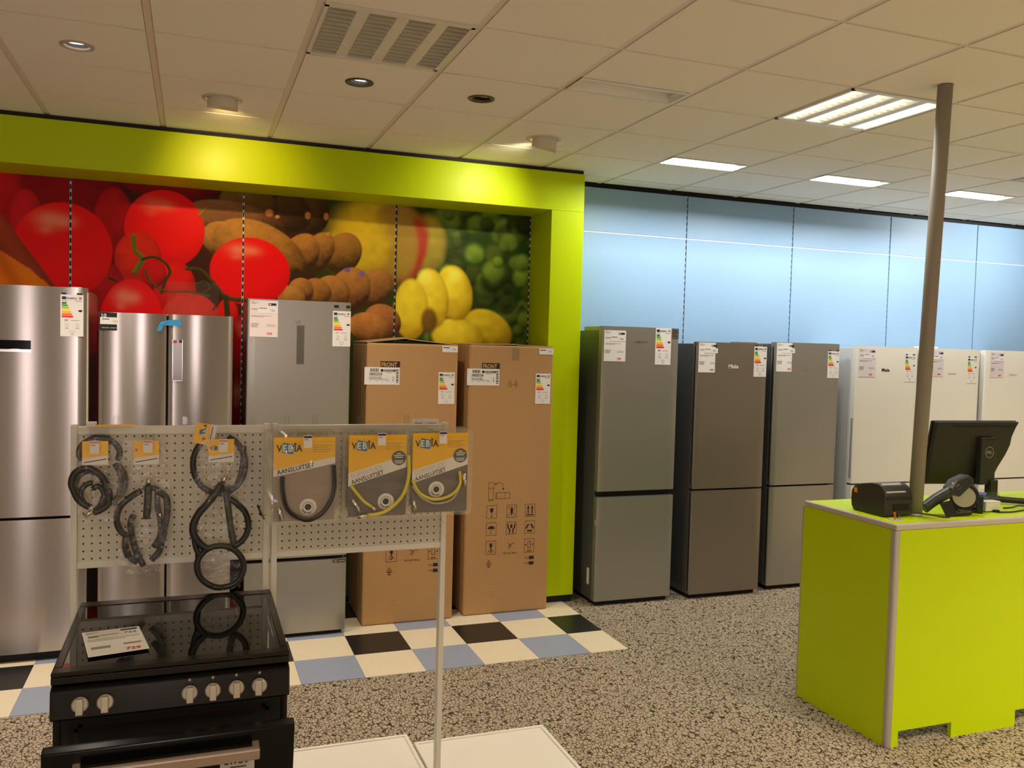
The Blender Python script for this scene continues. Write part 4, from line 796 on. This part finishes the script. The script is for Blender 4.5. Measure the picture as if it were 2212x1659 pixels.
def bagged(label, origin_x, hoses, rads, card, bag, y, show, seed, mats=None, extra=None, red=True):
    t = thing('bagged_hose', label, 'hose', (origin_x, RY, 0), group='bagged hoses on the pegboard')
    rel = lambda P: [(a-origin_x, b-RY, c) for a, b, c in P]
    m = MB()
    for k, (P, r) in enumerate(zip(hoses, rads)): m.tube(rel(P), r*1.12, 9, 0 if not mats else mats[k], 4)
    m.build('hose', [RUB, GREYR], t)
    if card:
        header_card(t, [(card[0][0]-origin_x, card[0][1]), (card[1][0]-origin_x, card[1][1])], y-RY-.030, show)
    bag_sheet(t, bag[0]-origin_x, bag[1]-origin_x, bag[2], bag[3], y-RY, seed=seed)
    if extra: extra(t, origin_x)
    return t
def fit(*ends):
    def f(t, ox):
        for (a, b) in ends: MB().tube([(a[0]-ox, a[1]-RY, a[2]), (b[0]-ox, b[1]-RY, b[2])], .0075, 10).build('coupling', CHROME, t)
    return f
bagged('small coil of black hose in a bag, nearest the tall steel fridge', -.29, HOSE_B1, [.0085, .008, .0085, .0085, .0095, .008, .008], ((-.327, 1.452), (-.252, 1.376)), (-.365, -.205, 1.185, 1.462), 3.05, 'A', 3, None, fit(((-.30, 3.05, 1.222), (-.322, 3.05, 1.205))))
bagged('dark hose in a bag with one straight grey rod, middle of the bagged hoses', -.14, HOSE_B2, [.0085, .0085, .0085, .0105, .0095, .0095, .0085, .0085, .0085, .0095, .009], ((-.177, 1.450), (-.101, 1.374)), (-.236, -.066, 1.000, 1.452), 3.055, 'V', 5, [0, 0, 0, 1, 0, 0, 1, 0, 0, 0, 1], fit(((-.134, 3.06, 1.30), (-.133, 3.06, 1.322)), ((-.099, 3.07, 1.19), (-.099, 3.07, 1.202))))
bagged('long looped dark hose in a bag hanging down to the black cooker', .095, HOSE_B3[2:]+[[(.102, 3.055, .941), (.085, 3.055, .942), (.069, 3.055, .947)], [(.105, 3.056, 1.25), (.13, 3.056, 1.24), (.151, 3.055, 1.222)], [(.02, 3.057, 1.06), (.03, 3.057, .98), (.06, 3.057, .955)]], [.0115, .010, .0095, .0095, .008, .0095, .009, .007], ((.052, 1.453), (.133, 1.376)), (.0, .195, .935, 1.452), 3.054, 'VE', 8, [0, 1, 0, 0, 0, 0, 0, 0], fit(((.097, 3.055, 1.30), (.110, 3.055, 1.325)), ((.043, 3.055, 1.222), (.056, 3.055, 1.236))))
t = bagged('single ring of dark hose in a bag with a sideways yellow card', .088, HOSE_B3[:2], [.0095, .008], None, (.0, .178, 1.25, 1.48), 3.083, '', 9)
b = MB().prism([(-.074, -.062, 1.507), (-.028, -.062, 1.4995), (-.041, -.062, 1.429), (-.087, -.062, 1.440)], (0, .0008, 0), 0).prism([(-.0275, -.0622, 1.4995), (-.008, -.0622, 1.496), (-.021, -.0622, 1.426), (-.0405, -.0622, 1.429)], (0, .0008, 0), 1)
b.line([(-.022, 1.492), (-.034, 1.436)], -.0626, .0022, 2); b.poly([(-.066, 1.466), (-.046, 1.470), (-.044, 1.487), (-.064, 1.482)], -.0626, 3)
o = b.build('header_card', [YEL, PAPER, INK, CYAN], t)
for ch, zz, m_ in (('V', 1.447, INK), ('E', 1.461, PAPER), ('B', 1.473, PAPER), ('A', 1.490, INK)):
    text(ch, .015, m_, o, (-.046+.004*(zz-1.447)/.04, -.063, zz), rot=(math.pi/2, -math.pi/2, 0), bold=.02)
hook('wire hook with a reddish price tag carrying the small hose coil', -.290, 1.443, -.105, True); hook('wire hook with a reddish price tag carrying the hose with a straight rod', -.134, 1.443, -.105, True); hook('wire hook with a reddish price tag carrying the long looped hose', .098, 1.443, -.115, True)
# a folded yellow card lying over the top rail
MB().box(.048, .190, -.02, .03, 1.4895, 1.4925, 0).box(.048, .075, -.021, .03, 1.4925, 1.5035, 1).build('spare_card', [YEL, PAPER], PS1)
MB().box(.055, .115, -.0035, -.0025, 1.425, 1.489, 0).box(.062, .088, -.0045, -.0035, 1.43, 1.462, 1).build('film_pocket', [ACRYL, mat('grey_blue_print', lit=(.25, .24, .25), rough=.4)], PS1)
# cable tie with a limp clear strip between the two stands
t = thing('plastic_strip', 'limp clear plastic strip held by a black cable tie between the pegboards', 'strip', (.235, 3.09, 0))
MB().prism([(-.006, 0, 1.172), (.012, 0, 1.172), (.030, .004, 1.02), (.032, .004, .905), (.012, .004, .905), (.006, .002, 1.03)], (0, .001, 0)).build('strip', BLIST, t)
MB().tube([(-.020, -.006, 1.215), (-.008, -.006, 1.185), (.004, -.006, 1.165)], .0035, 6).tube([(-.012, -.008, 1.18), (.010, -.008, 1.178)], .0025, 6).build('cable_tie', BLACK, t)

# ---- blister packs
BACKP = mat('pinkish_grey_card', lit=(.30, .235, .20), rough=.5); BACKG = mat('warm_grey_card', lit=(.115, .10, .088), rough=.5)
BHOSE = mat('glossy_black_hose', (16, 17, 18), .22); YHOSE = mat('yellow_gas_hose', lit=(.72, .60, .02), rough=.35)
BADGE = mat('dark_grey_badge', lit=(.09, .08, .072), rough=.5); PALEG = mat('pale_grey_ink', lit=(.52, .50, .47), rough=.5)
def pack_shell(t, w, h, d=.017, back=True):
    b = MB(); r = .012
    def rr(x0, x1, z0, z1, y, n=4):
        P = []
        for cx, cz, a0 in ((x1-r, z1-r, 0), (x0+r, z1-r, 90), (x0+r, z0+r, 180), (x1-r, z0+r, 270)):
            for k in range(n+1): a = math.radians(a0+90*k/n); P.append((cx+r*math.cos(a), y, cz+r*math.sin(a)))
        return P
    O, I = rr(0, w, 0, h, 0), rr(.010, w-.010, .010, h-.022, 0); F_ = rr(.013, w-.013, .013, h-.026, -d)
    n = len(O)
    for i in range(n):
        j = (i+1) % n; b.face([O[i], O[j], I[j], I[i]]); b.face([I[i], I[j], F_[j], F_[i]])
    b.face(F_[::-1])
    if back: b.face(rr(0, w, 0, h, .0012))
    b.tube(O, .0016, 6, 0, 0, True)
    b.build('shell', BLIST, t)
def blister(label, x, z, y, w, h, spec):
    t = thing('blister_pack', label, 'blister pack', (x, y, z), group='blister packs on the pegboard'); d = .017
    pack_shell(t, w, h)
    a, c, top = .018, w-.018, h-.010; sp = spec
    b = MB().box(a, c, -.0012, -.0002, .012, top, 0); p = -.0016
    lb, lt, rb, rt = sp['band']
    b.poly([(a, lt), (c, rt), (c, top), (a, top)], p, 1); b.poly([(a, lb), (c, rb), (c, rt), (a, lt)], p, 2)
    for k in range(4): b.rect(c-.075, c-.012-(k % 2)*.012, top-.030-k*.007, top-.028-k*.007, p-.0003, 3)
    if sp.get('badge'):
        b.disc((c-.028, p-.0006, rt-.012), .026, 'y', 24, 4)
        for k, (ww) in enumerate((.008, .018, .014, 0, .016, .014)):
            if ww: b.rect(c-.028-ww, c-.028+ww, rt+.002-k*.0065, rt+.005-k*.0065, p-.001, 2)
    o = b.build('insert_card', [BACKP if sp['pink'] else BACKG, YEL, PAPER, mat('ochre_print', lit=(.42, .24, .02), rough=.5), BADGE], t)
    logo(o, a+.010, top-.048, .078, p-.0004)
    tl = math.atan2(rt-lt, c-a)
    if sp.get('sup'): text('SUPERFLEX', .0235, PALEG, o, (a+.010, p-.0005, lb+.026), tilt=tl, bold=-.006)
    text('AANSLUITSET', .0225 if not sp.get('sup') else .021, INK, o, (a+.013, p-.0006, lb+.007), tilt=tl, bold=.012, squash=.9)
    for P, r, m in sp['hoses']: MB().tube([(q[0], q[2] if len(q) > 2 else -.010, q[1]) for q in P], r, 8, 0, 5).build('hose', m, t)
    for P in sp['fit']: MB().tube([(q[0], -.010, q[1]) for q in P], .0075, 8).build('coupling', CHROME, t)
    cx, cz = sp['disc']
    b = MB().lathe([(.029, 0), (.029, -.003), (.012, -.003), (.011, -.0015)], (cx, -.0018, cz), 'y', 28, cap=False)
    b.disc((cx, -.0032, cz), .0115, 'y', 16, 1); b.disc((cx, -.0052, cz), .019, 'y', 24, 2, .0165)
    ring = b.build('tape_roll', [PAPER, SOFTBLACK, GREYINK], t)
    for k, ch in enumerate('DVGW GAS'):
        an = math.pi*1.15+k*.22; text(ch, .008, INK, ring, (cx+.0235*math.cos(an), -.0056, cz+.0235*math.sin(an)), tilt=an+math.pi/2, bold=.02, align='CENTER')
    return t
BY = 2.955
b1 = dict(pink=True, band=(.163, .186, .205, .228), hoses=[([(.047, .165), (.049, .11), (.065, .055), (.10, .025), (.141, .016), (.188, .045), (.218, .11), (.216, .20)], .0085, BHOSE)], fit=[[(.036, .062), (.046, .018)]], disc=(.133, .058))
b2 = dict(pink=False, sup=True, badge=True, band=(.118, .163, .181, .226), hoses=[([(.026, .122), (.043, .100), (.072, .066), (.1, .046)], .0058, YHOSE), ([(.085, .017), (.147, .028), (.205, .078), (.228, .15), (.226, .225)], .0068, YHOSE)], fit=[[(.030, .075), (.060, .030)], [(.050, .012), (.085, .017)], [(.1, .046), (.112, .035)]], disc=(.150, .062))
b3 = dict(pink=False, sup=True, badge=True, band=(.118, .163, .181, .226), hoses=[([(.018, .13), (.044, .085), (.097, .060), (.158, .072), (.192, .11), (.19, .158)], .0058, YHOSE), ([(.018, .11), (.05, .07), (.1, .045), (.16, .055), (.19, .095)], .004, mat('clear_pale_tube', lit=(.42, .38, .26), rough=.2))], fit=[[(.205, .15), (.212, .105)], [(.022, .06), (.030, .025)]], disc=(.107, .094))
PKW, PKH = .240, .306
SPX = {1: (.238, 1.168), 2: (.488, 1.173), 3: (.712, 1.178)}
P1 = blister('clear blister pack with a black hose loop, front of its stack', *SPX[1], BY, PKW, PKH, b1)
P2 = blister('clear blister pack with a thick yellow hose, front of the middle stack', *SPX[2], BY, PKW, PKH, b2)
P3 = blister('clear blister pack with a thin yellow hose curve and grey coupling, overhanging the stand', *SPX[3], BY-.004, PKW, PKH, b3)
def plain_pack(label, x, z, y, pink, hm, grp):
    t = thing('blister_pack', label, 'blister pack', (x, y, z), group=grp); pack_shell(t, PKW, PKH, .017, False)
    b = MB().box(.036, PKW-.030, -.0012, -.0002, .022, PKH-.022, 0); b.poly([(.036, .17), (PKW-.030, .21), (PKW-.030, PKH-.022), (.036, PKH-.022)], -.0016, 1)
    b.build('insert_card', [BACKP if pink else BACKG, YEL], t)
    MB().tube([(.055, -.009, .18), (.06, -.009, .1), (.10, -.009, .035), (.15, -.009, .032), (.20, -.009, .1), (.20, -.009, .2)], .006, 6, 0, 3).build('hose', hm, t)
    return t
src = plain_pack('clear blister pack queued behind the pack with the black hose', SPX[1][0]-.003, SPX[1][1]+.002, BY+.023, True, BHOSE, 'packs behind the black hose pack')
for k in range(1, 6):
    c = copy_tree(src); c.location = (SPX[1][0]-.003-.0012*k+.002*(k % 2), BY+.023*(k+1), SPX[1][1]+.002*(k % 3))
src = plain_pack('clear blister pack queued behind the middle yellow hose pack', SPX[2][0]-.003, SPX[2][1]+.002, BY+.023, False, YHOSE, 'packs behind the middle pack')
for k in range(1, 5):
    c = copy_tree(src); c.location = (SPX[2][0]-.004-.001*k, BY+.023*(k+1), SPX[2][1]+.0022*(k % 3))
src = plain_pack('clear blister pack queued behind the overhanging yellow hose pack', SPX[3][0]-.004, SPX[3][1]+.002, BY+.022, False, YHOSE, 'packs behind the overhanging pack')
for k in range(1, 4):
    c = copy_tree(src); c.location = (SPX[3][0]-.003-.001*k, BY+.022*(k+1), SPX[3][1]+.0025*(k % 3))
for (x, z, n_) in ((SPX[1][0]+.125, 1.462, 'black hose packs'), (SPX[2][0]+.125, 1.467, 'middle stack of packs'), (SPX[3][0]+.120, 1.470, 'overhanging packs')): hook('wire hook with a blue topped price tag carrying the '+n_, x, z, BY-RY-.03)

# ---- spare shelves lying on the carpet
SHELF = mat('cream_white_shelf', lit=(.76, .72, .62), rough=.4)
def spare(label, x, y, w, d):
    t = thing('shelf_panel', label, 'shelf', (x, y, 0), group='spare shelves on the floor')
    MB().box(0, w, 0, d, .004, .030).build('tray', SHELF, t, bevel=.003)
    r = .016
    MB().box(0, w, 0, r, .0295, .036).box(0, w, d-r, d, .0295, .036).box(0, r, r, d-r, .0295, .036).box(w-r, w, r, d-r, .0295, .036).build('rim', WHITEP, t, bevel=.002)
spare('cream white shelf panel lying on the carpet behind the black cooker', .300, 3.23, .618, .475)
spare('cream white shelf panel lying on the carpet, nearest the green counter', .928, 3.16, .612, .455)

# ------------------------------------------------------------------ black cooker
ENAM = mat('black_enamel', (11, 9, 8), .16, spec=.35)
GLASS = mat('ceramic_glass', (5, 5, 5), .03, spec=.6)
KNOB = mat('champagne_knob', lit=(.40, .36, .28), rough=.3, metal=.4)
CK = thing('cooker', 'black freestanding cooker with six pale knobs and its oven door ajar', 'cooker', (-.330, 2.40, 0), .0)
W_ = .588
MB().box(.0, W_, .035, .63, .09, .80).build('body', ENAM, CK, bevel=.004)
MB().box(.03, W_-.03, .08, .60, 0, .09).build('plinth', SOFTBLACK, CK)
b = MB(); T0, T1 = .900, .932                                       # cooktop surround with a sunken glass plate
b.box(0, W_, .0, .628, T0, T1-.012)
b.box(0, W_, .0, .042, T1-.012, T1).box(0, W_, .578, .628, T1-.012, T1).box(0, .022, .042, .578, T1-.012, T1).box(W_-.022, W_, .042, .578, T1-.012, T1)
b.build('cooktop_surround', ENAM, CK, bevel=.003)
MB().box(.020, W_-.020, .040, .580, T1-.0125, T1-.002).build('glass_hob', GLASS, CK)
MB().box(W_-.034, W_-.031, .14, .34, T1-.002, T1-.0015).build('hob_print', mat('light_grey_print', lit=(.25, .24, .22), rough=.3), CK)
b = MB().prism([(0, .0, .895), (0, -.014, .888), (0, -.022, .815), (0, .04, .805), (0, .04, .9)], (W_, 0, 0)); b.build('control_panel', ENAM, CK, bevel=.005)
for i, x in enumerate((.070, .128, .330, .388, .448, .508)):
    k = MB().lathe([(.0205, 0), (.0205, .006), (.0175, .010)], (0, 0, 0), 'z', 28)
    k.box(-.0085, .0085, -.022, .018, .009, .022)
    o = k.build('knob', KNOB, CK, bevel=.0015, loc=(x, -.020, .853)); o.rotation_euler = (math.radians(84), 0, (0, 0, .03, 0, 0, -.2)[i])
    o.rotation_mode = 'XYZ'
for x in (.330, .388, .448, .508): MB().box(x-.003, x+.003, -.0165, -.015, .883, .889).build('panel_mark', GREYINK, CK)
MB().box(.02, W_-.02, .034, .036, .12, .795).build('oven_mouth', SOFTBLACK, CK)
b = MB()
b.line([(.055, .70), (.055, .765), (.065, .775), (W_-.065, .775), (W_-.055, .765), (W_-.055, .70)], .0335, .010); b.build('door_seal', mat('seal_brown', lit=(.035, .022, .016), rough=.3), CK)
DR = bpy.data.objects.new('oven_door', None); COL.objects.link(DR); DR.parent = CK; DR.location = (0, .020, .14); DR.rotation_euler = (math.radians(11.5), 0, 0)
MB().box(-.002, W_+.002, -.028, .006, 0, .665).build('door_panel', mat('door_black_glass', (10, 10, 9), .18, spec=.25), DR, bevel=.004)
MB().box(.03, W_-.03, .006, .010, .05, .64).build('inner_glass', GLASS, DR)
MB().box(.066, W_-.088, -.070, -.052, .604, .634).box(.066, .084, -.056, -.026, .606, .632).box(W_-.106, W_-.088, -.056, -.026, .606, .632).build('handle', mat('rose_grey_metal', lit=(.46, .36, .30), rough=.35, metal=.7), DR, bevel=.003)
b = MB().box(.405, .490, -.0295, -.028, .46, .597, 0); b.rect(.43, .47, .560, .563, -.030, 1)
o = b.build('door_sticker', [mat('grey_white_sticker', lit=(.50, .49, .45), rough=.4), INK], DR); text('ETNA', .022, INK, o, (.415, -.0302, .572), bold=.03)
PC = thing('price_sheet', 'white price sheet lying on the black glass hob', 'price card', (-.293, 2.715, .9302))
b = MB().prism([(0, 0, .0003), (.040, -.230, .006), (.189, -.201, .006), (.150, .021, .0003)], (0, 0, .0008), 0)
def sheet(u, v):  # u along the width, v down the sheet
    ax, ay = .150*u+.040*v-.001*u*v, .021*u-.230*v+.008*u*v; return (ax, ay, .0013+.0057*v+.0003)
def bar(u0, u1, v0, v1, mi): b.face([sheet(u0, v1), sheet(u1, v1), sheet(u1, v0), sheet(u0, v0)], mi)
bar(.66, .95, .05, .11, 1); bar(.06, .28, .06, .075, 2); bar(.06, .2, .1, .115, 2); bar(.08, .26, .2, .28, 2); bar(.05, .95, .36, .378, 2); bar(.06, .7, .42, .435, 2); bar(.08, .4, .66, .75, 2); bar(.62, .92, .64, .70, 2); bar(.28, .60, .21, .222, 3)
b.build('sheet', [PAPER, NAVY, GREYINK, INK], PC)
for s_, u, v, sz, m_ in (('754', .70, .25, .022, GREYINK), ('729', .62, .93, .026, REDINK)):
    q = sheet(u, v); o = text(s_, sz, m_, PC, (q[0], q[1], q[2]+.0006), rot=(.025, 0, .13), bold=.015)

# ------------------------------------------------------------------ lime green counter
CT = thing('service_counter', 'lime green service counter with grey metal edges', 'counter', (2.985, 2.995, 0)); LN = 2.3; DP = .625; TH = 1.030
ft = [(.02, 0), (.064, 0), (.064, .072), (.385, .072), (.385, 0), (.795, 0), (.795, .08), (1.13, .08), (1.13, 0), (LN-.02, 0), (LN-.02, TH-.028), (.02, TH-.028)]
MB().prism([(x, 0, z) for x, z in ft][::-1], (0, .02, 0)).build('front_panel', LIME, CT)
MB().box(0, .02, .02, DP, 0, TH-.028).build('side_panel', LIME, CT)
MB().box(LN-.02, LN, .02, DP, 0, TH-.028).build('side_panel', LIME, CT)
MB().box(.022, LN-.022, .03, DP-.01, TH-.027, TH-.001).build('worktop', LIME, CT)
EDGE = mat('grey_edge_trim', lit=(.50, .45, .38), rough=.4)
MB().box(-.002, LN, -.002, .030, TH-.028, TH).box(-.002, .022, .030, DP, TH-.028, TH).build('edge_trim', EDGE, CT, bevel=.006)
MB().prism([(-.003, .028, 0), (-.003, .006, 0), (.006, -.003, 0), (.024, -.003, 0), (.024, .020, 0), (.02, .028, 0)], (0, 0, TH-.028)).build('corner_profile', ALU, CT, bevel=.003)
MB().box(-.002, .020, DP, DP+.008, 0, TH-.028).build('corner_profile', ALU, CT)
MB().lathe([(.034, 0), (.034, .003), (.026, .004), (.024, .0)], (.095, .105, TH-.001), n=24, cap=False).build('cable_grommet', EDGE, CT)

# cable pole from the counter to the ceiling
pb, pt_ = Vector((3.262, 3.165, TH+.002)), Vector((3.158, 3.006, CEIL-.001))
PL = thing('cable_pole', 'grey round cable pole rising from the green counter to the ceiling', 'pole', pb)
MB().tube([(0, 0, 0), tuple((pt_-pb)*.5), tuple(pt_-pb)], .0325, 28).build('tube', mat('grey_pole_paint', lit=(.29, .262, .215), rough=.5), PL)
MB().lathe([(.036, 0), (.036, .012), (.0335, .014)], (0, 0, 0), n=28, cap=False).build('base_collar', ALU, PL)

# label printer
PR = thing('label_printer', 'black desktop label printer with an orange square on its side', 'printer', (3.06, 3.148, TH)); PW = .163
DKG = mat('charcoal_plastic', lit=(.030, .029, .027), rough=.45)
prof = [(.0, .005), (.0, .085), (.006, .118), (.022, .140), (.050, .152), (.100, .150), (.160, .138), (.205, .120), (.222, .095), (.225, .055), (.220, .02), (.205, .0), (.02, .0)]
MB().prism([(0, y, z) for y, z in prof], (PW, 0, 0), 0, True).build('case', DKG, PR, bevel=.005, seg=3)
MB().box(.01, PW-.005, -.004, .012, .082, .094).build('lid_lip', BLACK, PR, bevel=.003)
MB().prism([(.012, .0045, .1135), (.128, .0045, .1135), (.128, .046, .1512), (.012, .046, .1512)], (0, -.002, .0022)).build('window', mat('milky_window', lit=(.45, .44, .42), rough=.2), PR)
MB().box(-.0015, .002, .182, .202, .088, .112).build('orange_square', mat('signal_orange', (245, 150, 10), .4), PR)['label'] = 'small orange square'
MB().box(.05, PW-.02, -.003, .003, .03, .06).build('paper_slot', SOFTBLACK, PR)

# monitor seen from behind
MN = thing('computer_monitor', 'black computer monitor seen from behind with a round maker badge', 'monitor', (4.02, 3.50, TH), .0)
ML = mat('monitor_black', lit=(.012, .012, .011), rough=.42)
b = MB(); o_ = [(-.345, .085), (.100, .070), (.135, .115), (.160, .165), (.205, .235), (.228, .285), (.232, .33), (.250, .375), (.272, .415), (-.320, .419)]
b.prism([(x, -.018+.10*(.25-z), z) for x, z in o_][::-1], (0, .030, 0)); b.build('back_shell', ML, MN, bevel=.006)
b = MB().prism([(x+.004*(1 if x > 0 else -1), .013+.10*(.25-z), z) for x, z in ((-.349, .078), (.104, .064), (.142, .113), (.168, .165), (.212, .235), (.236, .288), (.244, .33), (.262, .38), (.282, .419), (-.322, .423))][::-1], (0, .012, 0)); b.build('bezel', ML, MN, bevel=.003)
MB().prism([(-.20, -.0205+.10*(.25-.393), .391), (.235, -.0205+.10*(.25-.393), .389), (.235, -.0205+.10*(.25-.397), .394), (-.20, -.0205+.10*(.25-.397), .396)], (0, .002, 0)).build('vent_slot', SOFTBLACK, MN)
MB().prism([(-.015, -.048, .075), (.092, -.048, .075), (.092, -.048, .325), (.086, -.048, .332), (-.010, -.048, .332), (-.015, -.048, .325)][::-1], (0, .035, 0)).build('stand_column', mat('stand_black', lit=(.024, .023, .021), rough=.4), MN, bevel=.006)
MB().box(-.015, .092, -.049, -.047, .322, .327).build('column_seam', SOFTBLACK, MN)
MB().box(.05, .105, -.06, -.02, .004, .10).build('stand_neck', ML, MN, bevel=.004)
MB().lathe([(.12, 0), (.12, .006), (.10, .010)], (.05, .02, 0), n=32).build('stand_base', ML, MN)
LG = mat('silver_badge', lit=(.42, .42, .40), rough=.3, metal=.5)
MB().disc((.043, -.0490, .252), .031, 'y', 32, 0, .0275).build('badge_ring', LG, MN); text('DELL', .021, LG, MN, (.043, -.0490, .245), align='CENTER', bold=.03, squash=.95)

# hand scanner on a stand
SC = thing('barcode_scanner', 'dark green black hand scanner leaning in a stand beside the pole', 'scanner', (3.40, 3.13, TH))
SG = mat('scanner_black', lit=(.022, .027, .021), rough=.4)
MB().tube([(-.085, .035, .030), (-.03, .02, .072), (.03, .0, .112), (.075, -.01, .145)], [.026, .027, .026, .024], 12, 0, 5).build('handle', SG, SC)
MB().prism([(.015, -.030, .105), (.070, -.036, .090), (.150, -.036, .150), (.158, -.030, .178), (.128, -.026, .196), (.055, -.026, .172), (.02, -.026, .135)], (0, .055, 0)).build('head', SG, SC, bevel=.008)
MB().box(.148, .160, -.030, .018, .148, .178).build('window', GLASS, SC)
MB().prism([(-.02, -.045, .0), (.045, -.05, .0), (.02, -.03, .072), (-.045, -.025, .062)], (.012, .02, 0)).build('stand_plate', BLACK, SC, bevel=.003)
MB().tube([(.03, -.03, .010), (.09, -.04, .012), (.135, -.035, .012), (.145, -.01, .012), (.11, .01, .012)], .011, 10, 0, 5).build('stand_loop', BLACK, SC)
MB().box(.018, .024, -.032, -.030, .158, .162).build('indicator', mat('red_indicator', (230, 60, 50), emit=(1, .1, .06), es=2), SC)

# tape roll in a black dispenser
TD = thing('tape_dispenser', 'black dispenser holding a wide roll of pale tape', 'tape dispenser', (3.60, 3.19, TH), -.85)
MB().lathe([(.028, -.030), (.066, -.030), (.066, .030), (.028, .030)], (0, 0, .075), 'y', 36, cap=False).disc((0, -.0301, .075), .066, 'y', 36, 0, .028).build('roll', BLACK, TD)
MB().lathe([(.046, -.0315), (.048, -.033), (.051, -.0315)], (0, 0, .075), 'y', 32, cap=False).disc((0, -.0316, .075), .047, 'y', 36, 0).build('core', mat('pale_core', lit=(.50, .45, .36), rough=.5), TD)
MB().box(-.075, .085, -.025, .035, 0, .018).box(.055, .085, -.03, .035, 0, .085).build('base', BLACK, TD, bevel=.004)

# little boxes right of the dispenser
BX = thing('clear_box', 'clear plastic box with blue bits standing on the green counter', 'box', (3.70, 3.20, TH))
b = MB().box(0, .15, 0, .003, 0, .085).box(0, .15, .097, .10, 0, .085).box(0, .003, .003, .097, 0, .085).box(.147, .15, .003, .097, 0, .085).box(0, .15, 0, .1, 0, .003); b.build('box', ACRYL, BX)
MB().tube([(.03, .05, .058), (.06, .045, .066), (.1, .05, .062), (.12, .06, .07)], .008, 6, 0, 3).box(.04, .11, .03, .07, .003, .054).build('contents', mat('blue_bits', (60, 110, 180), .4), BX)
WB = thing('white_box', 'small white box in front of the clear box', 'box', (3.685, 3.135, TH))
MB().box(0, .098, 0, .05, .004, .046).box(.0, .098, 0, .05, .0465, .052).build('case', WHITEP, WB, bevel=.004)
MB().box(.045, .07, -.02, .0, .002, .012).build('plug', BLACK, WB)

# cables on the counter
def cable(name, label, pts, r, m): 
    o = MB().tube(pts, r, 7, 0, 6).build(name, m); tag(o, label, 'cable'); return o
cable('black_cable', 'thin black cable running from the grommet around the pole', [(3.085, 3.095, 1.036), (3.10, 3.10, 1.045), (3.13, 3.11, 1.056), (3.19, 3.10, 1.055), (3.27, 3.09, 1.047), (3.33, 3.075, 1.035), (3.37, 3.06, 1.034)], .0032, BLACK)
cable('orange_cable_end', 'short orange cable end sticking out of the grommet', [(3.078, 3.10, 1.022), (3.076, 3.10, 1.044), (3.070, 3.098, 1.062)], .0045, mat('orange_plastic', (240, 90, 20), .4))
cable('thick_cable', 'thick black sleeved cable bundle lying behind the clear box', [(3.86, 3.34, 1.052), (3.95, 3.32, 1.055), (4.06, 3.27, 1.05), (4.2, 3.2, 1.047), (4.4, 3.18, 1.046)], .016, BLACK)
cable('black_cable', 'thin black cable lying along the counter front beside the white box', [(3.74, 3.11, 1.034), (3.82, 3.10, 1.034), (3.92, 3.12, 1.034), (4.05, 3.14, 1.034), (4.2, 3.12, 1.034)], .004, BLACK)
cable('black_cable', 'thin black cable curling behind the white box', [(3.87, 3.19, 1.034), (3.92, 3.185, 1.036), (3.98, 3.19, 1.042), (4.05, 3.175, 1.036), (4.10, 3.165, 1.034)], .004, BLACK)
